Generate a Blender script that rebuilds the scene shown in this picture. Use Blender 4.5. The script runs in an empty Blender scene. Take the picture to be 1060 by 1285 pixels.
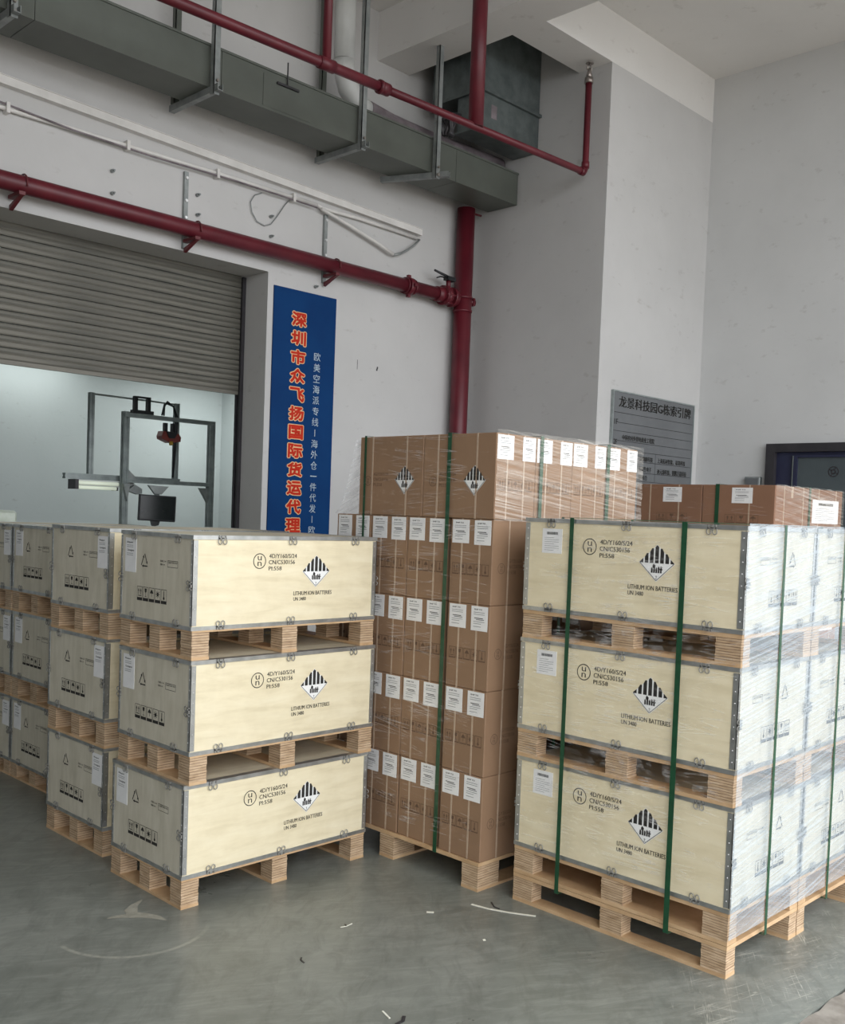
import bpy, bmesh, math, random
from mathutils import Matrix, Vector
random.seed(7)
scene = bpy.context.scene
COL = scene.collection
PI = math.pi

# ------------------------------------------------------------------ camera
IMG_W, IMG_H = 1060, 1285
F_PX, YAW, PITCH, ROLL = 1265.44, 0.7725, -0.0418, 0.0375
SHIFT_PX, SHIFT_PY = 8.03, 54.47
cy, sy, cp, sp = math.cos(YAW), math.sin(YAW), math.cos(PITCH), math.sin(PITCH)
fw = Vector((cy*cp, sy*cp, sp)); rt = Vector((sy, -cy, 0)); up = rt.cross(fw)
c_, s_ = math.cos(ROLL), math.sin(ROLL)
rt2 = rt*c_ + up*s_; up2 = up*c_ - rt*s_
cam_data = bpy.data.cameras.new('camera'); cam = bpy.data.objects.new('camera', cam_data)
COL.objects.link(cam)
cam.matrix_world = Matrix(((rt2.x, up2.x, -fw.x, -2.189), (rt2.y, up2.y, -fw.y, -3.4449), (rt2.z, up2.z, -fw.z, 1.6219), (0, 0, 0, 1)))
cam_data.sensor_fit = 'VERTICAL'; cam_data.sensor_height = 24.0
cam_data.lens = F_PX*24.0/IMG_H
cam_data.shift_x = -SHIFT_PX/IMG_H; cam_data.shift_y = SHIFT_PY/IMG_H
cam_data.clip_start = 0.05; cam_data.clip_end = 200
scene.camera = cam

# ------------------------------------------------------------------ world, light, exposure
world = bpy.data.worlds.new('overcast_sky'); scene.world = world; world.use_nodes = True
wn = world.node_tree.nodes; wl = world.node_tree.links
bg = wn['Background']
bg.inputs['Color'].default_value = (0.93, 0.96, 1.0, 1); bg.inputs['Strength'].default_value = 2.2
# daylight pours in through the open side of the loading bay (portal only guides the sampling of the sky)
pd = bpy.data.lights.new('bay_opening', 'AREA'); pd.shape = 'RECTANGLE'; pd.size = 13.4; pd.size_y = 5.7
pd.cycles.is_portal = True
po = bpy.data.objects.new('bay_opening', pd); COL.objects.link(po)
po.location = (-0.2, -4.4, 2.9); po.rotation_euler = (PI/2, 0, 0)
# ceiling lamps of the room behind the shutter
for i, (x, y, e) in enumerate(((4.2, 6.0, 13), (2.3, 6.6, 4.5))):
    ld = bpy.data.lights.new('room_lamp', 'AREA'); ld.shape = 'RECTANGLE'; ld.size = 1.2; ld.size_y = 0.3
    ld.energy = e; ld.color = (0.93, 1.0, 0.97)
    lo = bpy.data.objects.new('room_lamp', ld); COL.objects.link(lo); lo.location = (x, y, 3.15)
vs = scene.view_settings
vs.view_transform = 'Standard'; vs.look = 'None'; vs.gamma = 1.0; vs.use_curve_mapping = False
vs.exposure = 0.82

# ------------------------------------------------------------------ materials
def new_mat(name):
    m = bpy.data.materials.new(name); m.use_nodes = True
    nt = m.node_tree; b = nt.nodes['Principled BSDF']
    return m, nt, b

def node(nt, t, **kw):
    n = nt.nodes.new(t)
    for k, v in kw.items():
        setattr(n, k, v)
    return n

def coords(nt, scale=(1, 1, 1), rot=(0, 0, 0), kind='Object', loc=(0, 0, 0)):
    tc = node(nt, 'ShaderNodeTexCoord'); out = tc.outputs[kind]
    if any(rot):                                  # turn first, stretch afterwards
        m0 = node(nt, 'ShaderNodeMapping'); m0.inputs['Rotation'].default_value = rot
        nt.links.new(out, m0.inputs['Vector']); out = m0.outputs['Vector']
    mp = node(nt, 'ShaderNodeMapping')
    mp.inputs['Scale'].default_value = scale; mp.inputs['Location'].default_value = loc
    nt.links.new(out, mp.inputs['Vector'])
    return mp.outputs['Vector']

def noise(nt, vec, scale, detail=4, rough=0.55, dist=0.0):
    n = node(nt, 'ShaderNodeTexNoise'); n.inputs['Scale'].default_value = scale
    n.inputs['Detail'].default_value = detail; n.inputs['Roughness'].default_value = rough
    n.inputs['Distortion'].default_value = dist
    nt.links.new(vec, n.inputs['Vector'])
    return n.outputs['Fac']

def ramp(nt, fac, stops):
    r = node(nt, 'ShaderNodeValToRGB'); e = r.color_ramp.elements
    while len(e) < len(stops): e.new(0.5)
    for el, (p, c) in zip(e, stops):
        el.position = p; el.color = (c[0], c[1], c[2], 1) if hasattr(c, '__len__') else (c, c, c, 1)
    nt.links.new(fac, r.inputs['Fac'])
    return r.outputs['Color']

def math_n(nt, op, a, b=None, clamp=False):
    n = node(nt, 'ShaderNodeMath', operation=op, use_clamp=clamp)
    for i, x in enumerate((a, b)):
        if x is None: continue
        if isinstance(x, (int, float)): n.inputs[i].default_value = x
        else: nt.links.new(x, n.inputs[i])
    return n.outputs[0]

def mix_c(nt, fac, a, b, mode='MIX'):
    n = node(nt, 'ShaderNodeMix', data_type='RGBA', blend_type=mode)
    for i, x in ((0, fac), (6, a), (7, b)):
        if isinstance(x, (int, float)): n.inputs[i].default_value = x
        elif isinstance(x, tuple): n.inputs[i].default_value = (x[0], x[1], x[2], 1)
        else: nt.links.new(x, n.inputs[i])
    return n.outputs[2]

def bump(nt, b, h, strength=0.2, dist=0.01):
    n = node(nt, 'ShaderNodeBump'); n.inputs['Strength'].default_value = strength; n.inputs['Distance'].default_value = dist
    nt.links.new(h, n.inputs['Height']); nt.links.new(n.outputs['Normal'], b.inputs['Normal'])

def mottled(name, c1, c2, scale=6, rough=0.6, metal=0.0, stretch=(1, 1, 1), bumpk=0.0, detail=5, lo=0.35, hi=0.65):
    m, nt, b = new_mat(name)
    v = coords(nt, stretch)
    f = noise(nt, v, scale, detail)
    nt.links.new(ramp(nt, f, ((lo, c1), (hi, c2))), b.inputs['Base Color'])
    b.inputs['Roughness'].default_value = rough; b.inputs['Metallic'].default_value = metal
    if bumpk: bump(nt, b, f, bumpk)
    return m

def plaster(name, c1, c2):
    m, nt, b = new_mat(name)
    v = coords(nt)
    big = noise(nt, v, 0.9, 5, 0.6)
    col = ramp(nt, big, ((0.3, c1), (0.7, c2)))
    fine = noise(nt, coords(nt, (1, 1, 2)), 7, 6, 0.6)
    spots = ramp(nt, fine, ((0.28, (0.72, 0.7, 0.68)), (0.38, (1, 1, 1))))
    col = mix_c(nt, 0.5, col, spots, 'MULTIPLY')
    nt.links.new(col, b.inputs['Base Color']); b.inputs['Roughness'].default_value = 0.85
    bump(nt, b, noise(nt, v, 25, 4), 0.08, 0.01)
    return m

M = {}
M['wall'] = plaster('white_plaster', (0.525, 0.52, 0.51), (0.595, 0.588, 0.578))
M['shade_wall'] = plaster('shade_wall_grey', (0.22, 0.22, 0.215), (0.28, 0.28, 0.275))  # dark tone that cuts bounced light, only on the two unseen walls
M['wall_r'] = plaster('cool_white_plaster', (0.60, 0.605, 0.60), (0.67, 0.675, 0.67))
M['ceiling'] = plaster('ceiling_plaster', (0.74, 0.725, 0.70), (0.80, 0.785, 0.76))
M['inner_wall'] = plaster('inner_room_paint', (0.60, 0.64, 0.645), (0.66, 0.695, 0.70))
M['apron'] = mottled('apron_concrete', (0.22, 0.195, 0.165), (0.34, 0.31, 0.27), 14, 0.9, bumpk=0.3)
M['duct'] = mottled('grey_green_duct', (0.088, 0.098, 0.083), (0.112, 0.124, 0.106), 3, 0.45)
M['plenum'] = mottled('galvanised_duct', (0.10, 0.12, 0.12), (0.16, 0.187, 0.184), 9, 0.4, 0.35)
M['red'] = mottled('red_pipe_paint', (0.10, 0.009, 0.017), (0.13, 0.012, 0.021), 6, 0.42)
M['darkred'] = mottled('dark_red_iron', (0.10, 0.014, 0.018), (0.15, 0.02, 0.026), 12, 0.5)
M['black'] = mottled('black_plastic', (0.012, 0.013, 0.015), (0.02, 0.021, 0.024), 8, 0.4)
M['ink'] = mottled('black_ink', (0.018, 0.016, 0.014), (0.03, 0.027, 0.024), 60, 0.8)
M['brown_ink'] = mottled('brown_ink', (0.12, 0.07, 0.042), (0.16, 0.095, 0.058), 60, 0.85)
M['steel'] = mottled('galvanised_edge_strip', (0.40, 0.41, 0.40), (0.55, 0.56, 0.55), 16, 0.36, 0.8)
M['rivet'] = mottled('rivet_steel', (0.7, 0.7, 0.7), (0.8, 0.8, 0.8), 10, 0.3, 0.6)
M['clip_steel'] = mottled('spring_clip_steel', (0.26, 0.255, 0.235), (0.36, 0.355, 0.33), 30, 0.4, 0.3)
M['hanger'] = mottled('hanger_steel', (0.24, 0.26, 0.255), (0.34, 0.36, 0.355), 12, 0.5, 0.4)
M['alu'] = mottled('aluminium_profile', (0.26, 0.295, 0.29), (0.36, 0.40, 0.395), 12, 0.35, 0.4)
M['shutter'] = mottled('shutter_steel', (0.085, 0.082, 0.067), (0.165, 0.155, 0.128), 5, 0.5, 0.2, stretch=(0.3, 1, 9))
M['pvc'] = mottled('white_pvc', (0.62, 0.63, 0.61), (0.7, 0.71, 0.69), 5, 0.4)
M['trunk'] = mottled('painted_trunking', (0.68, 0.66, 0.63), (0.78, 0.76, 0.73), 7, 0.5)
M['hose'] = mottled('insulated_hose', (0.14, 0.115, 0.125), (0.25, 0.215, 0.23), 9, 0.6, bumpk=0.6)
M['paper'] = mottled('white_paper', (0.80, 0.80, 0.80), (0.86, 0.86, 0.85), 20, 0.6)
M['white_print'] = mottled('white_print', (0.82, 0.82, 0.80), (0.88, 0.88, 0.86), 30, 0.6)
M['green'] = mottled('green_pet_strap', (0.008, 0.055, 0.024), (0.013, 0.08, 0.034), 30, 0.35)
M['band'] = mottled('cream_packing_band', (0.42, 0.31, 0.22), (0.50, 0.38, 0.28), 40, 0.35)
M['blue'] = mottled('blue_sign', (0.001, 0.034, 0.135), (0.0015, 0.042, 0.155), 3, 0.65)
M['sign_red'] = mottled('sign_red_print', (0.50, 0.022, 0.008), (0.58, 0.034, 0.012), 9, 0.5)
M['sign_cream'] = mottled('sign_cream_print', (0.80, 0.50, 0.26), (0.86, 0.58, 0.32), 9, 0.5)
M['sign_pale'] = mottled('sign_pale_print', (0.40, 0.50, 0.56), (0.50, 0.60, 0.66), 9, 0.5)
M['directory'] = mottled('grey_directory_board', (0.15, 0.158, 0.165), (0.18, 0.19, 0.197), 2, 0.35, 0.2)
M['frame_dark'] = mottled('dark_window_frame', (0.028, 0.026, 0.03), (0.04, 0.037, 0.042), 8, 0.4)
M['blue_dark'] = mottled('dark_blue_reveal', (0.018, 0.02, 0.05), (0.026, 0.03, 0.066), 6, 0.4)
M['pane'] = mottled('tinted_pane', (0.075, 0.09, 0.097), (0.09, 0.108, 0.115), 2, 0.12)
M['screen'] = mottled('monitor_screen', (0.008, 0.012, 0.013), (0.012, 0.017, 0.018), 2, 0.2)
M['offwhite'] = mottled('offwhite_strip', (0.74, 0.73, 0.62), (0.82, 0.81, 0.72), 30, 0.4)
M['dust'] = mottled('pale_dust', (0.27, 0.26, 0.21), (0.35, 0.335, 0.275), 30, 0.95)
M['red_dev'] = mottled('red_plastic', (0.16, 0.03, 0.025), (0.22, 0.04, 0.03), 9, 0.4)
M['yellow_dev'] = mottled('yellow_plastic', (0.42, 0.25, 0.03), (0.5, 0.3, 0.04), 9, 0.4)
M['fitting_metal'] = mottled('grey_fitting', (0.3, 0.26, 0.24), (0.4, 0.36, 0.33), 9, 0.3, 0.8)  # grey metal of the hanger bolts and sprinkler head
for k_ in ('sign_red', 'sign_cream'): M[k_].node_tree.nodes['Principled BSDF'].inputs['Specular IOR Level'].default_value = 0.15
M['blue'].node_tree.nodes['Principled BSDF'].inputs['Specular IOR Level'].default_value = 0.15
m, nt, b = new_mat('lit_tube')
b.inputs['Base Color'].default_value = (0.9, 0.95, 0.85, 1)
b.inputs['Emission Color'].default_value = (0.88, 0.96, 0.78, 1); b.inputs['Emission Strength'].default_value = 0.16
nt.links.new(ramp(nt, noise(nt, coords(nt), 3), ((0.3, (0.8, 0.86, 0.7)), (0.7, (0.9, 0.96, 0.8)))), b.inputs['Base Color'])
M['tube'] = m

# plywood faces: pale poplar veneer, soft streaks along the grain
def plywood(name, c1, c2, c3, grain):
    m, nt, b = new_mat(name)
    oi = node(nt, 'ShaderNodeObjectInfo')
    tc = node(nt, 'ShaderNodeTexCoord'); mp = node(nt, 'ShaderNodeMapping')
    add = node(nt, 'ShaderNodeVectorMath', operation='ADD')
    sc = math_n(nt, 'MULTIPLY', oi.outputs['Random'], 9.0)
    cmb = node(nt, 'ShaderNodeCombineXYZ'); nt.links.new(sc, cmb.inputs[0]); nt.links.new(sc, cmb.inputs[2])
    nt.links.new(tc.outputs['Object'], add.inputs[0]); nt.links.new(cmb.outputs[0], add.inputs[1])
    nt.links.new(add.outputs[0], mp.inputs['Vector']); mp.inputs['Scale'].default_value = grain
    f = noise(nt, mp.outputs['Vector'], 5.0, 5, 0.6, 0.4)
    col = ramp(nt, f, ((0.28, c1), (0.5, c2), (0.72, c3)))
    f2 = noise(nt, add.outputs[0], 9, 3)
    col = mix_c(nt, 0.35, col, ramp(nt, f2, ((0.35, (0.82, 0.80, 0.76)), (0.6, (1, 1, 1)))), 'MULTIPLY')
    nt.links.new(col, b.inputs['Base Color']); b.inputs['Roughness'].default_value = 0.55
    bump(nt, b, f, 0.04, 0.004)
    return m
M['ply_long'] = plywood('plywood_long_grain_lit', (0.72, 0.625, 0.42), (0.81, 0.715, 0.50), (0.86, 0.775, 0.565), (0.8, 3, 5))  # long panels lightened: stronger daylight put into the colour
M['ply_end'] = plywood('plywood_end_grain_shaded', (0.53, 0.495, 0.39), (0.605, 0.565, 0.455), (0.66, 0.62, 0.51), (5, 5, 0.8))  # end panels greyer and darker: shade put into the colour
M['ply_lid'] = plywood('plywood_lid', (0.52, 0.46, 0.34), (0.6, 0.54, 0.4), (0.66, 0.6, 0.46), (1, 4, 3))
M['wood_l'] = plywood('pallet_ply_light', (0.40, 0.265, 0.155), (0.54, 0.385, 0.245), (0.66, 0.50, 0.34), (3, 3, 12))
M['wood_d'] = plywood('pallet_ply_dark', (0.10, 0.055, 0.03), (0.17, 0.10, 0.055), (0.25, 0.155, 0.09), (3, 3, 12))
M['board'] = plywood('pallet_board', (0.46, 0.29, 0.155), (0.58, 0.385, 0.215), (0.67, 0.47, 0.28), (1.5, 1.5, 4))

def cardboard(name, c1, c2):
    m, nt, b = new_mat(name)
    v = coords(nt, (1, 1, 1))
    oi = node(nt, 'ShaderNodeObjectInfo')
    f = noise(nt, v, 3.0, 5, 0.6)
    col = ramp(nt, f, ((0.3, c1), (0.7, c2)))
    tint = ramp(nt, oi.outputs['Random'], ((0.0, (0.9, 0.88, 0.86)), (1.0, (1.05, 1.04, 1.03))))
    col = mix_c(nt, 1.0, col, tint, 'MULTIPLY')
    nt.links.new(col, b.inputs['Base Color']); b.inputs['Roughness'].default_value = 0.7
    w = noise(nt, coords(nt, (60, 60, 2)), 4, 2)
    bump(nt, b, w, 0.06, 0.003)
    return m
M['card'] = cardboard('brown_cardboard', (0.25, 0.153, 0.09), (0.31, 0.192, 0.114))
M['card_red'] = cardboard('reddish_cardboard', (0.235, 0.125, 0.075), (0.29, 0.155, 0.093))

# stretch film: clear sheet carrying milky streaks where it is stretched and doubled
def film(name, base_alpha, gain, ang, across, tint=(0.92, 0.94, 0.96), second=0.4, lo=0.42, hi=0.68, rough=0.22, plane='XZ'):
    m, nt, b = new_mat(name)
    if plane == 'XZ':
        r1, r2, sc = (0, ang, 0), (0, -ang*1.6, 0), (0.9, 1, across)
    else:
        r1, r2, sc = (ang, 0, 0), (-ang*1.6, 0, 0), (1, 0.9, across)
    s1 = noise(nt, coords(nt, sc, r1), 1.6, 4, 0.62, 0.15)
    s2 = noise(nt, coords(nt, sc, r2, loc=(3, 5, 1)), 1.3, 4, 0.62, 0.2)
    patch = noise(nt, coords(nt), 3.5, 2)
    a1 = ramp(nt, s1, ((lo, 0.0), (hi, 1.0)))
    a2 = ramp(nt, s2, ((lo + 0.04, 0.0), (hi + 0.03, 1.0)))
    a = math_n(nt, 'ADD', a1, math_n(nt, 'MULTIPLY', a2, second))
    a = math_n(nt, 'MULTIPLY', a, ramp(nt, patch, ((0.3, 0.45), (0.65, 1.0))))
    a = math_n(nt, 'ADD', math_n(nt, 'MULTIPLY', a, gain), base_alpha, True)
    b.inputs['Base Color'].default_value = (*tint, 1); b.inputs['Roughness'].default_value = rough
    nt.links.new(ramp(nt, s1, ((0.3, tuple(x*0.94 for x in tint)), (0.7, tint))), b.inputs['Base Color'])
    nt.links.new(a, b.inputs['Alpha'])
    bump(nt, b, s1, 0.35, 0.01)
    return m
M['film_side'] = film('stretch_film_streaked', 0.27, 0.30, 0.15, 60, (0.64, 0.735, 0.80))  # bluish tint puts the sky's reflection into the film colour
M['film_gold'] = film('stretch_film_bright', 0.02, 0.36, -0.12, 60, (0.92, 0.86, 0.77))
M['film_drape'] = film('stretch_film_drape', 0.14, 0.5, 0.5, 20)
m, nt, b = new_mat('film_ridge')
b.inputs['Base Color'].default_value = (0.9, 0.9, 0.9, 1); b.inputs['Roughness'].default_value = 0.25
nt.links.new(ramp(nt, noise(nt, coords(nt), 11, 4, 0.7), ((0.45, 0.0), (0.75, 0.34))), b.inputs['Alpha'])
M['ridge'] = m
M['wrapped'] = mottled('greenish_wrapped_load', (0.50, 0.56, 0.46), (0.66, 0.71, 0.63), 11, 0.3, bumpk=0.6)

# polished grey-green concrete with scuffs
def floor_mat():
    m, nt, b = new_mat('polished_concrete')
    v = coords(nt)
    big = noise(nt, v, 1.1, 6, 0.65, 0.3)
    col = ramp(nt, big, ((0.3, (0.13, 0.14, 0.122)), (0.52, (0.20, 0.212, 0.188)), (0.74, (0.27, 0.28, 0.25))))
    brush = noise(nt, coords(nt, (1.2, 5, 1), (0, 0, 0.5)), 3.5, 6, 0.7, 1.2)
    col = mix_c(nt, ramp(nt, brush, ((0.45, 0.0), (0.68, 0.6))), col, (0.29, 0.30, 0.27))
    dk = noise(nt, coords(nt, (2.2, 5, 1), (0, 0, -0.7)), 2.4, 6, 0.7, 0.8)
    col = mix_c(nt, ramp(nt, dk, ((0.47, 0.0), (0.70, 0.55))), col, (0.11, 0.118, 0.103))
    # white scratches, worn in near the bay's edge
    sep = node(nt, 'ShaderNodeSeparateXYZ'); nt.links.new(v, sep.inputs[0])
    def lines(ang, sx, sy, seed, lo, hi):
        n = noise(nt, coords(nt, (sx, sy, 1), (0, 0, ang), loc=(seed, seed*2, 0)), 1.0, 3, 0.5, 0.4)
        d = math_n(nt, 'ABSOLUTE', math_n(nt, 'SUBTRACT', n, 0.5))
        return ramp(nt, d, ((0.0, 1.0), (lo, 0.0)))
    ln = math_n(nt, 'MAXIMUM', lines(0.25, 1.2, 30, 3, 0.016, 0), lines(-0.6, 0.9, 24, 8, 0.011, 0))
    ln = math_n(nt, 'MAXIMUM', ln, lines(1.2, 1.0, 18, 5, 0.006, 0))
    patch = ramp(nt, noise(nt, v, 4.5, 5, 0.7), ((0.48, 0.0), (0.64, 0.9)))
    # wear band: from about (1.0,-1.9) along the bay edge
    reg = math_n(nt, 'SUBTRACT', math_n(nt, 'MULTIPLY', sep.outputs[0], 0.55), math_n(nt, 'MULTIPLY', sep.outputs[1], 1.0))
    regm = ramp(nt, math_n(nt, 'MULTIPLY', reg, 0.25), ((0.47, 0.02), (0.62, 1.0)))
    wear = math_n(nt, 'MULTIPLY', math_n(nt, 'MULTIPLY', ln, patch), regm)
    col = mix_c(nt, math_n(nt, 'MULTIPLY', wear, 1.0), col, (0.55, 0.54, 0.47))
    smear = math_n(nt, 'MULTIPLY', ramp(nt, noise(nt, coords(nt, (3, 9, 1), (0, 0, 0.3)), 2.2, 6, 0.75, 0.8), ((0.55, 0.0), (0.72, 0.6))), regm)
    col = mix_c(nt, smear, col, (0.36, 0.355, 0.31))
    # curved tyre scuff in front of the left stack
    dx = math_n(nt, 'SUBTRACT', sep.outputs[0], -0.215); dy = math_n(nt, 'SUBTRACT', sep.outputs[1], -0.005)
    rr = math_n(nt, 'SQRT', math_n(nt, 'ADD', math_n(nt, 'MULTIPLY', dx, dx), math_n(nt, 'MULTIPLY', dy, dy)))
    ring = ramp(nt, math_n(nt, 'ABSOLUTE', math_n(nt, 'SUBTRACT', rr, 0.288)), ((0.004, 1.0), (0.012, 0.0)))
    gate = ramp(nt, math_n(nt, 'MULTIPLY', dy, -1.0), ((-0.0, 0.0), (0.02, 1.0)))
    gate2 = ramp(nt, math_n(nt, 'SUBTRACT', 0.5, dx), ((0.25, 0.0), (0.42, 1.0)))
    rg = math_n(nt, 'MULTIPLY', math_n(nt, 'MULTIPLY', ring, gate), math_n(nt, 'MULTIPLY', gate2, ramp(nt, noise(nt, v, 30, 3), ((0.3, 0.25), (0.6, 0.7)))))
    col = mix_c(nt, rg, col, (0.40, 0.40, 0.34))
    nt.links.new(col, b.inputs['Base Color'])
    nt.links.new(ramp(nt, big, ((0.3, 0.24), (0.7, 0.42))), b.inputs['Roughness'])
    bump(nt, b, brush, 0.03, 0.01)
    return m
M['floor'] = floor_mat()

# ------------------------------------------------------------------ mesh helpers
class MB:
    def __init__(self): self.v = []; self.f = []; self.m = []; self.smooth = set()
    def face(self, pts, mat=0):
        i = len(self.v); self.v += [tuple(p) for p in pts]; self.f.append(tuple(range(i, i + len(pts)))); self.m.append(mat)
    def box(self, x0, y0, z0, x1, y1, z1, mat=0):
        i = len(self.v)
        self.v += [(x0, y0, z0), (x1, y0, z0), (x1, y1, z0), (x0, y1, z0), (x0, y0, z1), (x1, y0, z1), (x1, y1, z1), (x0, y1, z1)]
        for q in ((0, 3, 2, 1), (4, 5, 6, 7), (0, 1, 5, 4), (1, 2, 6, 5), (2, 3, 7, 6), (3, 0, 4, 7)):
            self.f.append(tuple(i + k for k in q)); self.m.append(mat)
        return self
    def bevbox(self, x0, y0, z0, x1, y1, z1, r, mat=0):
        bm = bmesh.new()
        bmesh.ops.create_cube(bm, size=1.0)
        for v in bm.verts: v.co = Vector(((x0+x1)/2 + v.co.x*(x1-x0), (y0+y1)/2 + v.co.y*(y1-y0), (z0+z1)/2 + v.co.z*(z1-z0)))
        bmesh.ops.bevel(bm, geom=list(bm.edges), offset=r, segments=1, affect='EDGES')
        self.add_bm(bm, mat); return self
    def add_bm(self, bm, mat=0):
        i = len(self.v); bm.verts.index_update()
        self.v += [tuple(v.co) for v in bm.verts]
        for f in bm.faces:
            self.f.append(tuple(i + v.index for v in f.verts)); self.m.append(mat)
        bm.free()
    def tube(self, pts, r, n=12, mat=0, caps=True, closed=False):
        pts = [Vector(p) for p in pts]; base = len(self.v); k = len(pts)
        prev = None
        for a in range(k):
            if closed: t = (pts[(a+1) % k] - pts[a-1])
            elif a == 0: t = pts[1] - pts[0]
            elif a == k-1: t = pts[-1] - pts[-2]
            else: t = (pts[a+1] - pts[a]).normalized() + (pts[a] - pts[a-1]).normalized()
            t.normalize()
            if prev is None:
                ref = Vector((0, 0, 1)) if abs(t.z) < 0.9 else Vector((1, 0, 0))
                n1 = t.cross(ref).normalized()
            else:
                n1 = (prev - t*prev.dot(t)).normalized()
            prev = n1; n2 = t.cross(n1)
            rad = r[a] if hasattr(r, '__len__') else r
            for j in range(n):
                an = 2*PI*j/n
                self.v.append(tuple(pts[a] + n1*(rad*math.cos(an)) + n2*(rad*math.sin(an))))
        for a in range(k if closed else k-1):
            for j in range(n):
                p, q = base + a*n, base + ((a+1) % k)*n
                self.smooth.add(len(self.f))
                self.f.append((p + j, p + (j+1) % n, q + (j+1) % n, q + j)); self.m.append(mat)
        if caps and not closed:
            self.f.append(tuple(base + j for j in reversed(range(n)))); self.m.append(mat)
            self.f.append(tuple(base + (k-1)*n + j for j in range(n))); self.m.append(mat)
        return self
    def prism(self, poly, axis, a0, a1, mat=0):
        """polygon of (u,v) pushed along an axis: x -> (y,z), y -> (x,z), z -> (x,y)"""
        def mk(u, v, a): return {'x': (a, u, v), 'y': (u, a, v), 'z': (u, v, a)}[axis]
        i = len(self.v); n = len(poly)
        self.v += [mk(u, v, a0) for u, v in poly] + [mk(u, v, a1) for u, v in poly]
        self.f.append(tuple(i + k for k in reversed(range(n)))); self.m.append(mat)
        self.f.append(tuple(i + n + k for k in range(n))); self.m.append(mat)
        for k in range(n):
            self.f.append((i + k, i + (k+1) % n, i + n + (k+1) % n, i + n + k)); self.m.append(mat)
        return self
    def add(self, verts, faces, fn=None, mat=0):
        i = len(self.v); self.v += [tuple(fn(p)) if fn else tuple(p) for p in verts]
        for f in faces: self.f.append(tuple(i + k for k in f)); self.m.append(mat)
        return self
    def mesh(self, name, mats, fix=True):
        me = bpy.data.meshes.new(name)
        me.from_pydata(self.v, [], self.f)
        for x in (mats if isinstance(mats, (list, tuple)) else [mats]): me.materials.append(M[x] if isinstance(x, str) else x)
        me.polygons.foreach_set('material_index', self.m)
        me.polygons.foreach_set('use_smooth', [k in self.smooth for k in range(len(self.f))])
        if fix:
            bm = bmesh.new(); bm.from_mesh(me); bmesh.ops.recalc_face_normals(bm, faces=bm.faces); bm.to_mesh(me); bm.free()
        me.update()
        return me
    def build(self, name, mats, parent=None, loc=(0, 0, 0), rotz=0.0, fix=True):
        return link(name, self.mesh(name, mats, fix), parent, loc, rotz)

def link(name, me, parent=None, loc=(0, 0, 0), rotz=0.0):
    o = bpy.data.objects.new(name, me); COL.objects.link(o); o.location = loc; o.rotation_euler = (0, 0, rotz)
    if parent is not None: o.parent = parent
    return o

def tag(o, label=None, cat=None, group=None, kind=None):
    if label: o['label'] = label
    if cat: o['category'] = cat
    if group: o['group'] = group
    if kind: o['kind'] = kind
    return o

def thing(name, label, cat, loc=(0, 0, 0), rotz=0.0, group=None):
    o = link(name, None, None, loc, rotz)
    return tag(o, label, cat, group)

def structure(name, mb, mats, label=None, parent=None):
    o = mb.build(name, mats, parent)
    if parent is None: o['kind'] = 'structure'
    if label and parent is None: o['label'] = label
    return o

KIDS = {}
def copy_tree(o, parent=None):
    c = o.copy(); COL.objects.link(c)
    if parent is not None: c.parent = parent
    for ch in list(o.children): copy_tree(ch, c)
    return c

# text outlines, made once per string
TXT = {}
def text_geo(s, offset=0.0):
    key = (s, offset)
    if key in TXT: return TXT[key]
    cu = bpy.data.curves.new('lettering', 'FONT'); cu.body = s; cu.size = 1.0; cu.resolution_u = 2
    cu.offset = offset; cu.fill_mode = 'FRONT'
    ob = bpy.data.objects.new('lettering', cu); COL.objects.link(ob)
    dg = bpy.context.evaluated_depsgraph_get(); dg.update()
    me = bpy.data.meshes.new_from_object(ob.evaluated_get(dg))
    vs_ = [tuple(v.co) for v in me.vertices]; fs = [tuple(p.vertices) for p in me.polygons]
    bpy.data.objects.remove(ob); bpy.data.curves.remove(cu); bpy.data.meshes.remove(me)
    TXT[key] = (vs_, fs)
    return TXT[key]

def put_text(mb, s, u0, v0, u1, v1, fn, mat=0, offset=0.0, ref=None, bold=0.0):
    if bold:
        for k in (-1, 1): put_text(mb, s, u0 + k*bold*0.5, v0, u1 + k*bold*0.5, v1, fn, mat)
        return
    """fit string s into the rectangle (u0..u1, v0..v1); fn maps (u, v) to 3D"""
    vv, ff = text_geo(s, offset)
    rv = text_geo(s, ref)[0] if ref is not None else vv
    if not rv: return
    xs = [p[0] for p in rv]; ys = [p[1] for p in rv]
    ax, bx, ay, by = min(xs), max(xs), min(ys), max(ys)
    kx = (u1-u0)/max(bx-ax, 1e-6); ky = (v1-v0)/max(by-ay, 1e-6)
    mb.add([fn(u0 + (p[0]-ax)*kx, v0 + (p[1]-ay)*ky) for p in vv], ff, None, mat)

def ring2d(mb, cu, cv, ru, rv, w, fn, mat=0, n=24, a0=0.0, a1=2*PI):
    for k in range(n):
        a, b_ = a0 + (a1-a0)*k/n, a0 + (a1-a0)*(k+1)/n
        p = lambda an, e: fn(cu + (ru+e)*math.cos(an), cv + (rv+e)*math.sin(an))
        mb.face([p(a, -w/2), p(a, w/2), p(b_, w/2), p(b_, -w/2)], mat)

def seg2d(mb, u0, v0, u1, v1, w, fn, mat=0):
    d = Vector((u1-u0, v1-v0)); d.normalize(); n = Vector((-d.y, d.x))*w/2
    mb.face([fn(u0+n.x, v0+n.y), fn(u0-n.x, v0-n.y), fn(u1-n.x, v1-n.y), fn(u1+n.x, v1+n.y)], mat)

def rect2d(mb, u0, v0, u1, v1, fn, mat=0):
    mb.face([fn(u0, v0), fn(u1, v0), fn(u1, v1), fn(u0, v1)], mat)

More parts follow.
